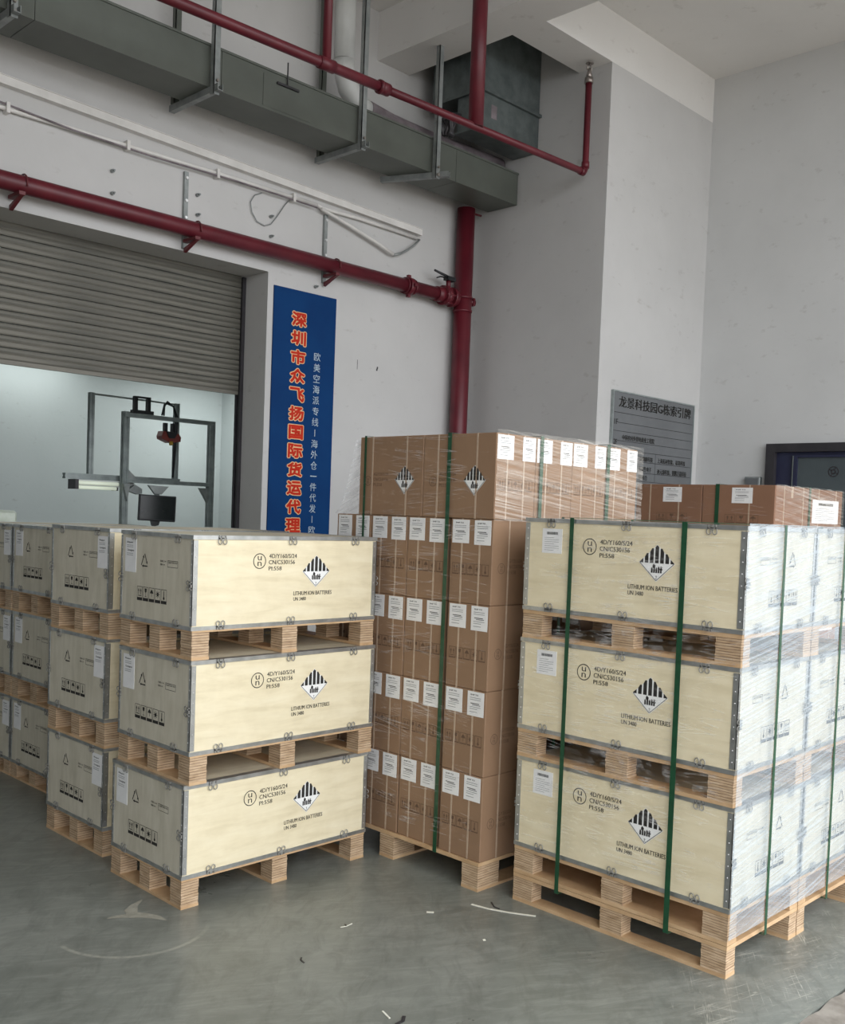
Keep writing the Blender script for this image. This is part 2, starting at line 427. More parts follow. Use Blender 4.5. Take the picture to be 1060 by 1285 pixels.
def poly2d(mb, pts, fn, mat=0):
    mb.face([fn(*p) for p in pts], mat)

# ------------------------------------------------------------------ the setting
WY, RX, PY, RX2, CZ = 3.0, 4.84, 1.506, 6.505, 5.8
structure('floor', MB().box(-7, -2.09, -0.2, RX2, 8, 0.0), 'floor', 'grey-green polished concrete floor with pale scuffs')
ap = MB()
edge = [(-7 + 0.06*k, -2.09 + 0.012*math.sin(k*1.7) + random.uniform(-0.012, 0.010)) for k in range(226)]
ap.prism([(-30, -45), (30, -45), (30, -2.12)] + [(RX2 + 0.5, -2.1)] + [(x, min(y, -2.0905)) for x, y in reversed(edge)] + [(-30, -2.12)], 'z', -0.2, -0.004)
structure('floor_apron', ap, 'apron', 'brown rough concrete apron at the bottom right corner')
wb = MB()
wb.box(2.53, WY, 0, RX, WY+0.36, CZ); wb.box(-7, WY, 0, -2.2, WY+0.36, CZ); wb.box(-2.2, WY, 3.44, 2.53, WY+0.5, CZ)
structure('wall_back', wb, 'wall', 'white plaster wall around the shutter opening')
structure('wall_pillar', MB().box(RX, PY, 0, RX2 + 0.3, WY + 0.5, CZ), 'wall', 'white pillar and grey-lit return wall behind the carton pallet')
structure('wall_right', MB().box(RX2, -4.4, 0, RX2+0.3, PY, CZ), 'wall_r', 'pale grey right wall with dark framed window')
structure('shade_wall_left', MB().box(-7.3, -4.4, 0, -7, WY+0.5, CZ), 'shade_wall')  # unseen wall, added to dim the sides that face left
structure('shade_wall_front', MB().box(-7, -4.4, 0, -4.3, -4.1, CZ), 'shade_wall')  # unseen partial wall, added to hold back daylight from the left
structure('ceiling', MB().box(-7.3, -4.4, CZ, RX2+0.3, WY+0.5, CZ+0.2), 'ceiling', 'white concrete ceiling')
structure('ceiling_beam', MB().box(3.585, -4.4, 5.4, 3.955, WY, CZ), 'ceiling', 'white ceiling beam running to the back wall')
structure('ceiling_beam', MB().box(3.955, PY-0.001, 5.4, RX2, 1.842, CZ), 'ceiling', 'white ceiling beam over the pillar')
# room behind the shutter
IY = WY + 0.36
structure('wall_inner_back', MB().box(-3, 7.0, 0, 5.1, 7.2, 4.0), 'inner_wall', 'bluish white wall of the room behind the shutter')
structure('wall_inner_right', MB().box(4.83, IY, 0, 5.1, 7.0, 4.0), 'inner_wall')
structure('wall_inner_left', MB().box(-3.2, IY, 0, -3, 7.2, 4.0), 'inner_wall')
structure('ceiling_inner', MB().box(-3.2, IY, 4.0, 5.1, 7.2, 4.1), 'inner_wall')
# corner bead in the inner room
# shutter
SY = 3.32
door = structure('door_1', MB().box(-2.18, SY+0.05, 3.40, 2.50, SY+0.16, 3.439), 'shutter', 'half-raised grey steel roller shutter with horizontal slats')
NS = 12; Z0 = 2.536; PITCHZ = (3.47 - Z0)/11.5
prof = [(0.0, 0.0), (-0.011, 0.001), (-0.0135, 0.010), (-0.0140, 0.022), (-0.0130, 0.033), (-0.0095, 0.0365), (-0.0095, 0.0385), (-0.0115, 0.042), (-0.0140, 0.052), (-0.0140, 0.066), (-0.0125, 0.0755), (-0.004, 0.0775), (0.0, 0.0795), (0.006, 0.0795), (0.006, 0.0)]
sm = MB().prism([(SY + u, v*PITCHZ/0.0812) for u, v in prof], 'x', -2.18, 2.497).mesh('slat', 'shutter')
for k in range(NS):
    link('slat', sm, door, (0, random.uniform(-0.0015, 0.0015), Z0 + k*PITCHZ - (0.0 if k < NS-1 else 0.028)))
MB().box(-2.18, SY-0.012, Z0-0.03, 2.497, SY+0.012, Z0-0.001).build('bottom_bar', 'shutter', door)
MB().box(2.499, SY-0.035, 0, 2.5285, SY-0.012, 3.43).box(2.499, SY+0.012, 0, 2.5285, SY+0.035, 3.43).box(2.519, SY-0.012, 0, 2.5285, SY+0.012, 3.43).build('guide_rail', 'frame_dark', door)

# ------------------------------------------------------------------ crates
CL, CW, CH, PH = 0.983, 0.562, 0.3824, 0.1176
e_ = 0.0006
def ffront(u, v): return (u, -e_, v)                # long face, seen from -Y
def fleft(u, v): return (-e_, u, v)                 # short face seen from -X; u is local y
def fright(u, v): return (CL + e_, CW - u, v)       # short face seen from +X

def hazard_label(fn, cu, cv, hw, hh):
    mb = MB()
    poly2d(mb, [(cu, cv-hh), (cu+hw, cv), (cu, cv+hh), (cu-hw, cv)], fn, 0)
    def lift(d): return lambda u, v: tuple(a + b_ for a, b_ in zip(fn(u, v), d))
    o1 = Vector(fn(cu, cv)); n = (Vector(fn(cu+1, cv))-o1).cross(Vector(fn(cu, cv+1))-o1).normalized()
    f2 = lift(n*0.0006)
    for k in range(-3, 4):                           # seven vertical stripes in the upper half
        s = k*hw*0.285; w = hw*0.100
        top = lambda x: cv + hh*(1 - abs(x)/hw)*0.97
        if abs(k) == 3: poly2d(mb, [(cu+s-w, cv), (cu+s+w, cv), (cu+s+w, max(top(s+w), cv+0.001)), (cu+s-w, max(top(s-w), cv+0.001))], f2, 1)
        else: poly2d(mb, [(cu+s-w, cv), (cu+s+w, cv), (cu+s+w, top(s+w)), (cu+s, top(s) if k == 0 else max(top(s-w), top(s+w))), (cu+s-w, top(s-w))], f2, 1)
    for a, b_ in (((-1, 0), (0, -1)), ((0, -1), (1, 0))):
        seg2d(mb, cu+a[0]*hw*0.94, cv+a[1]*hh*0.94, cu+b_[0]*hw*0.94, cv+b_[1]*hh*0.94, 0.0022, f2, 1)
    # battery group: row of cells, one broken with a flame
    for k in range(5):
        x = cu - hw*0.30 + k*hw*0.125; h = hh*(0.40 if k % 2 else 0.33)
        rect2d(mb, x, cv-hh*0.52, x+hw*0.095, cv-hh*0.52+h*0.75, f2, 1)
        rect2d(mb, x+hw*0.025, cv-hh*0.52+h*0.75, x+hw*0.065, cv-hh*0.52+h*0.88, f2, 1)
    poly2d(mb, [(cu-hw*0.22, cv-hh*0.25), (cu-hw*0.08, cv-hh*0.25), (cu-hw*0.06, cv-hh*0.12), (cu-hw*0.13, cv-hh*0.06), (cu-hw*0.16, cv-hh*0.02), (cu-hw*0.22, cv-hh*0.12)], f2, 1)
    rect2d(mb, cu+hw*0.12, cv-hh*0.36, cu+hw*0.34, cv-hh*0.30, f2, 1)
    ring2d(mb, cu+hw*0.26, cv-hh*0.22, hw*0.04, hw*0.04, hw*0.03, f2, 1, 6)
    put_text(mb, '9', cu-hw*0.04, cv-hh*0.80, cu+hw*0.04, cv-hh*0.66, f2, 1)
    rect2d(mb, cu-hw*0.06, cv-hh*0.84, cu+hw*0.06, cv-hh*0.82, f2, 1)
    return mb

def un_circle(mb, fn, cu, cv, r, mat=0):
    ring2d(mb, cu, cv, r, r, r*0.12, fn, mat, 24)
    put_text(mb, 'u', cu-r*0.33, cv+r*0.10, cu+r*0.33, cv+r*0.68, fn, mat)
    put_text(mb, 'n', cu-r*0.33, cv-r*0.66, cu+r*0.33, cv-r*0.08, fn, mat)

def handling_symbols(fn, u0, u1, v0, v1, vb, mat=0, n=5):
    """row of framed transport pictograms with a solid bar below each"""
    mb = MB(); w = (u1-u0)/n; t = 0.0022
    for k in range(n):
        a, b_ = u0 + k*w + w*0.05, u0 + (k+1)*w - w*0.05; c = (a+b_)/2; cw = b_-a
        rect2d(mb, a, v0, b_, vb, fn, mat)
        for s in ((a, vb, a+t, v1), (b_-t, vb, b_, v1), (a, v1-t, b_, v1)): rect2d(mb, *s, fn, mat)
        y0, h = vb + (v1-vb)*0.12, (v1-vb)*0.74
        if k == 0:      # this way up
            for dx in (-0.2, 0.2):
                x = c + dx*cw
                rect2d(mb, x-cw*0.05, y0+h*0.2, x+cw*0.05, y0+h*0.65, fn, mat)
                poly2d(mb, [(x-cw*0.13, y0+h*0.6), (x+cw*0.13, y0+h*0.6), (x, y0+h)], fn, mat)
            rect2d(mb, c-cw*0.32, y0, c+cw*0.32, y0+h*0.1, fn, mat)
        elif k == 1:    # fragile glass
            poly2d(mb, [(c-cw*0.2, y0+h), (c-cw*0.16, y0+h*0.6), (c, y0+h*0.45), (c+cw*0.16, y0+h*0.6), (c+cw*0.2, y0+h)], fn, mat)
            rect2d(mb, c-cw*0.03, y0+h*0.1, c+cw*0.03, y0+h*0.5, fn, mat); rect2d(mb, c-cw*0.15, y0, c+cw*0.15, y0+h*0.08, fn, mat)
        elif k == 2:    # keep dry
            poly2d(mb, [(c-cw*0.32, y0+h*0.5), (c+cw*0.32, y0+h*0.5), (c+cw*0.2, y0+h*0.78), (c, y0+h), (c-cw*0.2, y0+h*0.78)], fn, mat)
            rect2d(mb, c-cw*0.03, y0+h*0.08, c+cw*0.03, y0+h*0.5, fn, mat)
        elif k == 3:    # sun / no hooks
            for q in range(4):
                an = q*PI/4; r_ = cw*0.36
                seg2d(mb, c-r_*math.cos(an), y0+h*0.5-r_*math.sin(an), c+r_*math.cos(an), y0+h*0.5+r_*math.sin(an), cw*0.06, fn, mat)
            ring2d(mb, c, y0+h*0.5, cw*0.15, cw*0.15, cw*0.1, fn, mat, 8)
        else:           # thermometer
            rect2d(mb, c-cw*0.06, y0+h*0.2, c+cw*0.06, y0+h, fn, mat); ring2d(mb, c, y0+h*0.14, cw*0.08, cw*0.08, cw*0.15, fn, mat, 8)
    return mb

def recycle_symbol(fn, cu, v0, v1, hw):
    mb = MB(); P0, P1, P2 = Vector((cu, v1)), Vector((cu+hw, v0)), Vector((cu-hw, v0)); t = 0.0065
    for a, b_ in ((P0, P1), (P1, P2), (P2, P0)):
        d = b_ - a; s, e = a + d*0.10, a + d*0.66
        seg2d(mb, s.x, s.y, e.x, e.y, t*0.8, fn)
        q = d.normalized(); n = Vector((-q.y, q.x))
        tip = a + d*0.88
        poly2d(mb, [e + n*t, e - n*t, tip], fn)
        f2 = a + d*0.0; seg2d(mb, (a + d*0.04).x, (a+d*0.04).y, s.x, s.y, t*0.8, fn)
    return mb

def clip_mesh(kind):
    """B-shaped spring clip: two wire eyes and a bent tongue, in the local u-v plane, normal +n"""
    mb = MB()
    for s in (-1, 1):
        mb.tube([(s*0.0118 + 0.0092*math.cos(a*PI/4), -0.0035, -0.0105 + 0.0112*math.sin(a*PI/4)) for a in range(8)], 0.0022, 4, 0, False, True)
    mb.box(-0.0175, -0.0055, 0.000, 0.0175, -0.0015, 0.0045).box(-0.0175, -0.0055, 0.000, -0.013, -0.0015, 0.014).box(0.013, -0.0055, 0.000, 0.0175, -0.0015, 0.014)
    mb.box(-0.006, -0.0055, -0.006, 0.006, -0.0015, 0.014)
    return mb.mesh('clip', 'clip_steel')
CLIP = clip_mesh('a')

def rivets(mb, fn, pts, r=0.0029):
    for u, v in pts:
        ring = [fn(u + r*math.cos(a*PI/3), v + r*math.sin(a*PI/3), 0.0) for a in range(6)]
        tip = [fn(u + r*0.5*math.cos(a*PI/3), v + r*0.5*math.sin(a*PI/3), 0.0016) for a in range(6)]
        for k in range(6): mb.face([ring[k], ring[(k+1) % 6], tip[(k+1) % 6], tip[k]], 1)
        mb.face(tip, 1)

def make_crate():
    root = thing('plywood_crate', 'crate', 'crate', (0, 0, 0), 0, 'steel-edged plywood battery crates')
    g, t, sw, sn, rw = 0.0022, 0.009, 0.021, 0.013, 0.0165
    L, W, H = CL, CW, CH
    MB().box(g, 0.0, 0.006, L-g, t, H-0.004).build('side_panel', 'ply_long', root)
    MB().box(g, W-t, 0.006, L-g, W, H-0.004).build('side_panel', 'ply_long', root)
    MB().box(0.0, t, 0.006, t, W-t, H-0.004).build('end_panel', 'ply_end', root)
    MB().box(L-t, t, 0.006, L, W-t, H-0.004).build('end_panel', 'ply_end', root)
    MB().box(t, t, 0.001, L-t, W-t, 0.012).build('base_panel', 'ply_lid', root)
    MB().box(0.004, 0.004, H-0.0035, L-0.004, W-0.004, H-0.0018).build('lid', 'ply_lid', root)
    d = 0.0022
    for sx, sy_ in ((0, 0), (1, 0), (0, 1), (1, 1)):
        mb = MB(); x, y = sx*L, sy_*W; ix, iy = (1 if sx == 0 else -1), (1 if sy_ == 0 else -1)
        def bx(xa, ya, xb, yb): mb.box(min(xa, xb), min(ya, yb), 0.02, max(xa, xb), max(ya, yb), H-0.02)
        bx(x - ix*d, y - iy*d, x + ix*sw, y); bx(x - ix*d, y - iy*d, x, y + iy*sn)
        zs = [0.045 + k*0.042 for k in range(8)]
        rivets(mb, lambda u, v, h: (u, y - iy*(d + h), v), [(x + ix*0.011, z) for z in zs])
        rivets(mb, lambda u, v, h: (x - ix*(d + h), u, v), [(y + iy*0.007, z + 0.01) for z in zs])
        mb.build('corner_strip', ['steel', 'rivet'], root)
    for k in range(4):                                  # lower and upper edge rails, an L each
        for top in (0, 1):
            mb = MB(); z0, z1 = (H-rw, H) if top else (0.0, rw)
            zt0, zt1 = (H-0.0015, H) if top else (0.0, 0.001)
            o = 0.0036 if top else 0.003
            if k == 0: mb.box(-o, -o, z0, L+o, -0.0002, z1).box(-o, 0, zt0, L+o, 0.028, zt1)
            if k == 1: mb.box(-o, W+0.0002, z0, L+o, W+o, z1).box(-o, W-0.028, zt0, L+o, W, zt1)
            if k == 2: mb.box(-o, 0, z0, -0.0002, W, z1).box(0, 0.028, zt0, 0.028, W-0.028, zt1)
            if k == 3: mb.box(L+0.0002, 0, z0, L+o, W, z1).box(L-0.028, 0.028, zt0, L, W-0.028, zt1)
            mb.build('lid_rail' if top else 'bottom_rail', 'steel', root)
    def clip(loc, rz, flip=0.0, ry=0.0):
        o = link('clip', CLIP, root, loc, rz)
        o.rotation_euler = (0, ry + (PI if flip else 0), rz)
    for fx in (0.135, 0.50, 0.865):
        clip((fx*L, -0.003, H-0.014), 0); clip((fx*L, -0.003, 0.014), 0, 1)
    for fy in (0.19, 0.80):
        clip((-0.003, fy*W, H-0.014), -PI/2); clip((-0.003, fy*W, 0.014), -PI/2, 1)
        clip((L+0.003, fy*W, H-0.014), PI/2); clip((L+0.003, fy*W, 0.014), PI/2, 1)
    for fy in (0.022, W-0.022):
        o = link('clip', CLIP, root, (-0.003, 0.012 if fy < 0.1 else W-0.012, H*0.47)); o.rotation_euler = (PI/2, 0, -PI/2); o.rotation_euler = (0, PI/2, -PI/2)
        o = link('clip', CLIP, root, (L+0.003, 0.012 if fy < 0.1 else W-0.012, H*0.47)); o.rotation_euler = (0, PI/2, PI/2)
    hazard_label(ffront, 0.628, 0.230, 0.0775, 0.070).build('hazard_label', ['white_print', 'ink'], root, fix=False)
    mb = MB(); un_circle(mb, ffront, 0.322, 0.277, 0.031)
    put_text(mb, '4D/Y160/S/24', 0.371, 0.289, 0.518, 0.307, ffront, bold=0.0009)
    put_text(mb, 'CN/C530156', 0.370, 0.263, 0.508, 0.281, ffront, bold=0.0009)
    put_text(mb, 'PI:558', 0.370, 0.237, 0.438, 0.254, ffront, bold=0.0009)
    put_text(mb, 'LITHIUM ION BATTERIES', 0.506, 0.1265, 0.720, 0.144, ffront, bold=0.0009)
    put_text(mb, 'UN 3480', 0.506, 0.103, 0.575, 0.119, ffront, bold=0.0009)
    mb.build('printed_lettering', ['ink'], root, fix=False)
    for fn, flip in ((fleft, True), (fright, False)):
        g_ = (lambda u, v: fleft(CW - u, v)) if flip else fright      # u counts from the viewer's left
        recycle_symbol(g_, CW-0.370, 0.237, 0.291, 0.027).build('recycling_symbol', ['ink'], root, fix=False)
        handling_symbols(g_, CW-0.427, CW-0.186, 0.089, 0.149, 0.102).build('handling_symbols', ['ink'], root, fix=False)
        mb = MB()
        put_text(mb, '毛重 G.W.', CW-0.246, 0.262, CW-0.196, 0.270, g_, offset=0.01); put_text(mb, '净重 N.W.', CW-0.246, 0.248, CW-0.206, 0.256, g_, offset=0.01)
        a, b_, c, d_ = CW-0.188, CW-0.110, 0.243, 0.271
        for s in ((a, c, b_, c+0.0018), (a, d_-0.0018, b_, d_), (a, c, a+0.0018, d_), (b_-0.0018, c, b_, d_)): rect2d(mb, *s, g_)
        put_text(mb, 'CARTON NO', a+0.004, d_-0.012, b_-0.004, d_-0.004, g_, offset=0.01)
        mb.build('printed_lettering', ['ink'], root, fix=False)
    return root

def sheet_mesh(w, h, style, name='paper_label'):
    """white paper label hanging in the x-z plane, facing -Y, origin at its lower left"""
    mb = MB(); mb.box(0, -0.0012, 0, w, 0, h, 0)
    fn = lambda u, v: (u, -0.0017, v)
    if style == 'barcode':
        random.seed(3); x = w*0.22
        while x < w*0.78:
            bw = random.choice((0.0009, 0.0016, 0.0024)); rect2d(mb, x, h*0.76, x+bw, h*0.87, fn, 1); x += bw + random.choice((0.001, 0.0018))
        for k in range(7): rect2d(mb, w*0.12, h*(0.12+0.085*k), w*(0.85 if k % 3 else 0.6), h*(0.12+0.085*k)+h*0.012, fn, 2)
    elif style == 'ship':
        put_text(mb, 'Shipper', w*0.15, h*0.84, w*0.70, h*0.90, fn, 1, 0.02); put_text(mb, 'Consignee', w*0.2, h*0.60, w*0.80, h*0.67, fn, 1, 0.02)
        for v in (0.78, 0.73, 0.54, 0.49): rect2d(mb, w*0.15, h*v, w*0.72, h*v+h*0.012, fn, 2)
    else:
        put_text(mb, 'SHIP TO', w*0.18, h*0.84, w*0.66, h*0.90, fn, 1, 0.02)
        for v in (0.74, 0.66, 0.36, 0.28, 0.16): rect2d(mb, w*0.15, h*v, w*(0.82 if v > 0.3 else 0.62), h*v+h*0.018, fn, 2)
        rect2d(mb, w*0.2, h*0.50, w*0.72, h*0.53, fn, 1); rect2d(mb, w*0.3, h*0.44, w*0.8, h*0.47, fn, 2)
    return mb.mesh(name, ['paper', 'ink', 'directory'], fix=False)
LAB_END = sheet_mesh(0.092, 0.146, 'ship')
LAB_FRONT = sheet_mesh(0.100, 0.100, 'barcode')
CRATE = make_crate()

def block_mesh(bx, by, h, n=9, seed=1):
    rnd = random.Random(seed); mb = MB()
    for k in range(n):
        j = rnd.uniform(0, 0.0022); i_ = rnd.uniform(0, 0.0022)
        mb.box(-bx/2 + j, -by/2 + i_, h*k/n, bx/2 - rnd.uniform(0, 0.0022), by/2 - rnd.uniform(0, 0.0022), h*(k+0.80)/n, 0)
        mb.box(-bx/2 + 0.002, -by/2 + 0.002, h*(k+0.80)/n, bx/2 - 0.002, by/2 - 0.002, h*(k+1)/n, 1)
    return mb.mesh('block', ['wood_l', 'wood_d'])

def make_pallet(L, W, h, bx, by, along, tb=0.012, td=0.007, over=0.0, rows=3):
    root = thing('wooden_pallet', 'pallet', 'pallet', (0, 0, 0), 0, 'plywood block pallets')
    bms = [block_mesh(bx, by, h - tb - td, 9, s) for s in (1, 2, 3)]
    xs = (bx/2, L/2, L - bx/2); ys = (by/2, W/2, W - by/2) if rows == 3 else (by/2, W - by/2)
    for i, x in enumerate(xs):
        for j, y in enumerate(ys):
            link('block', bms[(i+j) % 3], root, (x, y, tb))
    if along == 'x':
        b_ = MB().box(0, -by/2, 0, L, by/2, tb).mesh('bottom_board', 'board')
        for y in ys: link('bottom_board', b_, root, (0, y, 0))
    else:
        b_ = MB().box(-bx/2, 0, 0, bx/2, W, tb).mesh('bottom_board', 'board')
        for x in xs: link('bottom_board', b_, root, (x, 0, 0))
    MB().box(-over, -over, h-td, L+over, W+over, h).build('deck_panel', 'board', root)
    return root
PAL_A = make_pallet(CL-0.004, CW+0.004, PH, 0.082, 0.083, 'y')
PAL_C = make_pallet(CL, CW+0.010, PH, 0.102, 0.068, 'x', 0.014, 0.016, rows=2)
PAL_E = make_pallet(CL-0.004, CW+0.004, PH-0.03, 0.082, 0.083, 'y')
PAL_B = make_pallet(1.13, 1.145, 0.125, 0.142, 0.095, 'x', 0.012, 0.016)     # x by y in world axes

PROTOS = []
def place(proto, loc, rotz, label):
    if proto not in PROTOS: PROTOS.append(proto)
    o = copy_tree(proto)
    o.location = loc; o.rotation_euler = (0, 0, rotz); o['label'] = label
    return o
def end_label(crate, right=False):       # on the short face seen from -X
    y = 0.108 if right else 0.530
    o = link('paper_label', LAB_END, crate, (-0.0002, y, 0.205 if not right else 0.20)); o.rotation_euler = (0, 0, -PI/2)
    o['label'] = 'white shipping label'
def front_label(crate):
    o = link('paper_label', LAB_FRONT, crate, (0.086, -0.0002, 0.241)); o['label'] = 'white barcode label'

tier = ('bottom', 'middle', 'top')
# near left stack, markings on two faces
for k, (x, y) in enumerate(((0, 0), (0.013, -0.009), (0.020, 0.011))):
    z = k*0.5
    place(PAL_A, (x + (-0.004 if k == 0 else 0), y - 0.006, z), 0, ('pallet on the floor under the near left crate stack', 'pallet between the bottom and middle crates of the near left stack', 'pallet under the top crate of the near left stack')[k])
    c = place(CRATE, (x, y, z + PH), 0, f'{tier[k]} pale plywood crate of the near left stack, steel edges, long lettered face lit')
    end_label(c)
for k, (x, y) in enumerate(((0.055, 0.752), (0.048, 0.745), (0.045, 0.728))):
    place(PAL_A, (x, y - 0.004, k*0.5), 0, ('pallet on the floor in the second crate column behind the near left stack', 'pallet on the bottom crate in the second crate column from the near left stack', 'pallet under the top crate in the second crate column')[k])
    c = place(CRATE, (x, y, k*0.5 + PH), 0, f'{tier[k]} plywood crate in the column just behind the near left stack, label at right')
    end_label(c, True)
for k, (x, y) in enumerate(((0.31, 1.765), (0.305, 1.76), (0.30, 1.76))):
    place(PAL_A if k else PAL_E, (x, y - 0.002, k*0.5 - (0.03 if k else 0)), 0, f'pallet under the {tier[k]} crate of the third column back, near the left edge')
    c = place(CRATE, (x, y, k*0.5 + PH - 0.03), 0, f'{tier[k]} shaded plywood crate of the third column back at the left, label at left')
    end_label(c)
for k, (x, y) in enumerate(((0.31, 2.345), (0.305, 2.345), (0.30, 2.345))):
    place(PAL_A if k else PAL_E, (x, y - 0.002, k*0.5 - (0.03 if k else 0)), 0, f'pallet under the {tier[k]} crate of the farthest column, at the left edge')
    c = place(CRATE, (x, y, k*0.5 + PH - 0.03), 0, f'{tier[k]} dim plywood crate of the farthest column, cut by the left edge')
    end_label(c, True)
# right wrapped stack: two columns on double pallets; local +X runs toward world -Y
CX, CYN = 1.1175, -1.7763
for col, cname in ((0, 'front'), (1, 'rear')):
    x0 = CX + col*(CW + 0.017)
    place(PAL_C, (x0, CYN + CL, 0), -PI/2, f'lowest pallet on the floor under the {cname} column of the wrapped right stack')
    for k, (dx, dy) in enumerate(((0, 0), (-0.008, 0.001), (-0.012, -0.004))):
        z = PH + 0.0016 + k*0.5
        place(PAL_C, (x0 + dx, CYN + CL + dy, z), -PI/2, f'pallet directly under the {tier[k]} crate of the {cname} column in the wrapped right stack')
        c = place(CRATE, (x0 + dx, CYN + CL + dy, z + PH), -PI/2, f'{tier[k]} film-wrapped plywood crate in the {cname} column of the right stack')
        if col == 0: front_label(c)

# ------------------------------------------------------------------ cartons
def make_carton(w, d, h, mat, labels, style='two', side=True, group='brown cartons on the middle pallet'):
    """label face toward -Y (w wide), long faces at -X and +X (d long)"""
    mb = MB().bevbox(0, 0, 0, w, d, h, 0.003)
    root = mb.build('carton', mat); tag(root, 'carton', 'carton', group)
    fl = lambda u, v: (u, -0.0007, v)
    for lx, lw, lz, lh in labels:
        o = link('paper_label', sheet_mesh(lw, lh, 'list'), root, (lx, -0.0003, lz)); o['label'] = 'white shipping label'
    for fx in ((0.28, 0.70) if style == 'two' else (0.22, 0.66)):    # cream bands round the carton both ways
        x = w*fx
        MB().box(x-0.0045, -0.0011, 0, x+0.0045, 0.0, h).box(x-0.0045, 0, h, x+0.0045, d, h+0.0006).box(x-0.0045, d, 0, x+0.0045, d+0.0011, h).build('packing_band', 'band', root)
    for fy in (0.25, 0.79):
        y = d*fy
        MB().box(-0.0011, y-0.0045, 0, 0.0, y+0.0045, h).box(0, y-0.0045, h, w, y+0.0045, h+0.0008).box(w, y-0.0045, 0, w+0.0011, y+0.0045, h).build('packing_band', 'band', root)
    fll = lambda u, v: (-0.0007, d - u, v)        # u from the viewer's left on the -X face
    frr = lambda u, v: (w + 0.0007, u, v)         # viewer's left on the +X face is low y
    if style == 'two':
        handling_symbols(fl, w*0.06, w*0.94, 0.125, 0.175, 0.130, 0, 5).build('handling_symbols', ['brown_ink'], root, fix=False)
        for fn in (fll, frr):
            mb = MB(); un_circle(mb, fn, 0.062, 0.160, 0.022)
            put_text(mb, '4G/Y35/S/24', 0.10, 0.185, 0.20, 0.200, fn); put_text(mb, 'CN/C530156', 0.10, 0.160, 0.20, 0.175, fn); put_text(mb, 'PI:558', 0.10, 0.135, 0.16, 0.150, fn)
            mb.build('printed_lettering', ['brown_ink'], root, fix=False)
            hazard_label(fn, 0.312, 0.165, 0.064, 0.066).build('hazard_label', ['white_print', 'ink'], root, fix=False)
    else:
        handling_symbols(fl, w*0.32, w*0.80, 0.115, 0.165, 0.120, 0, 3).build('handling_symbols', ['brown_ink'], root, fix=False)
        if side: o = link('paper_label', sheet_mesh(0.40, 0.15, 'barcode'), root, (w + 0.0003, 0.03, 0.13)); o.rotation_euler = (0, 0, PI/2); o['label'] = 'wide white barcode label'
        else: MB().box(w, d*0.44, h*0.80, w+0.0008, d*0.50, h).build('corner_tape', 'band', root)
        mb = MB(); rect2d(mb, 0.0, h*0.80, d, h*0.805, frr); mb.build('printed_line', ['brown_ink'], root, fix=False)
    return root
BX = 1.062
H_T = 0.37
CART = make_carton(0.2462, 0.43, H_T-0.0012, 'card', ((0.012, 0.098, 0.262, 0.102), (0.141, 0.094, 0.258, 0.106)))
place(PAL_B, (1.0565, -0.6475, 0), 0, 'wide pallet on the floor under the tall middle stack of cartons')
tn = ('bottom tier', 'second tier', 'third tier', 'fourth tier')
cn = ('leftmost', 'second from left', 'third from left', 'rightmost')
ycol = (0.368, 0.118, -0.132, -0.392)
for t in range(4):
    for j, y in enumerate(ycol):
        dx = random.uniform(-0.003, 0.003); dy = -0.01 if j == 3 else 0
        place(CART, (BX + 0.003 + dx, y + dy + random.uniform(-0.0005, 0.0005), 0.1255 + t*H_T), -PI/2, f'brown carton in the {tn[t]} of the middle stack, {cn[j]}, two white labels')
for t in range(4):
    for j, y in enumerate(ycol):
        place(CART, (BX + 0.66, y - (0.01 if j == 3 else 0), 0.1255 + t*H_T), -PI/2, 'brown carton in the hidden back row of the middle stack')
CART5 = make_carton(0.268, 0.4292, H_T-0.0012, 'card', ((0.006, 0.108, 0.258, 0.104), (0.176, 0.088, 0.258, 0.104)))
for j in range(2):
    for i in range(4):
        lab = f'brown carton of the middle stack top tier, {("at the near corner", "second from the near corner", "third from the near corner", "farthest right")[i]}' if j == 0 else \
              ('top tier brown carton at the back left corner of the middle stack, facing us' if i == 0 else f'brown top tier carton at the back of the middle stack, {("", "second", "third", "last")[i]} along')
        place(CART5, (1.064 + i*0.2705, -0.650 + j*0.4325, 0.1258 + 4*H_T), 0, lab)

# reddish cartons behind the wrapped stack
GX, GY, GH = 3.55, -0.71, 0.3484
place(PAL_B, (GX - 0.002, GY - 0.002, 0), 0, 'pallet under the reddish cartons behind the wrapped crate stack')
CARTF = make_carton(0.478, 0.49, GH-0.0012, 'card_red', ((0.20, 0.135, 0.235, 0.095),), 'one', False, 'reddish cartons behind the wrapped crates')
CARTG = make_carton(0.478, 0.49, GH-0.0012, 'card_red', ((0.20, 0.135, 0.235, 0.095),), 'one', True, 'reddish cartons behind the wrapped crates')
for t in range(5):
    for i, (x, y, nm) in enumerate(((GX, GY + 0.478, 'front right'), (GX, GY + 0.478*2 + 0.004, 'front left'), (GX + 0.494, GY + 0.478, 'back right'))):
        lab = f'reddish carton at the {nm} of the top tier behind the wrapped crates' if t == 4 else 'reddish carton in the hidden lower tiers behind the wrapped crates'
        place(CARTG if i == 2 else CARTF, (x, y, 0.1255 + t*GH), -PI/2, lab)

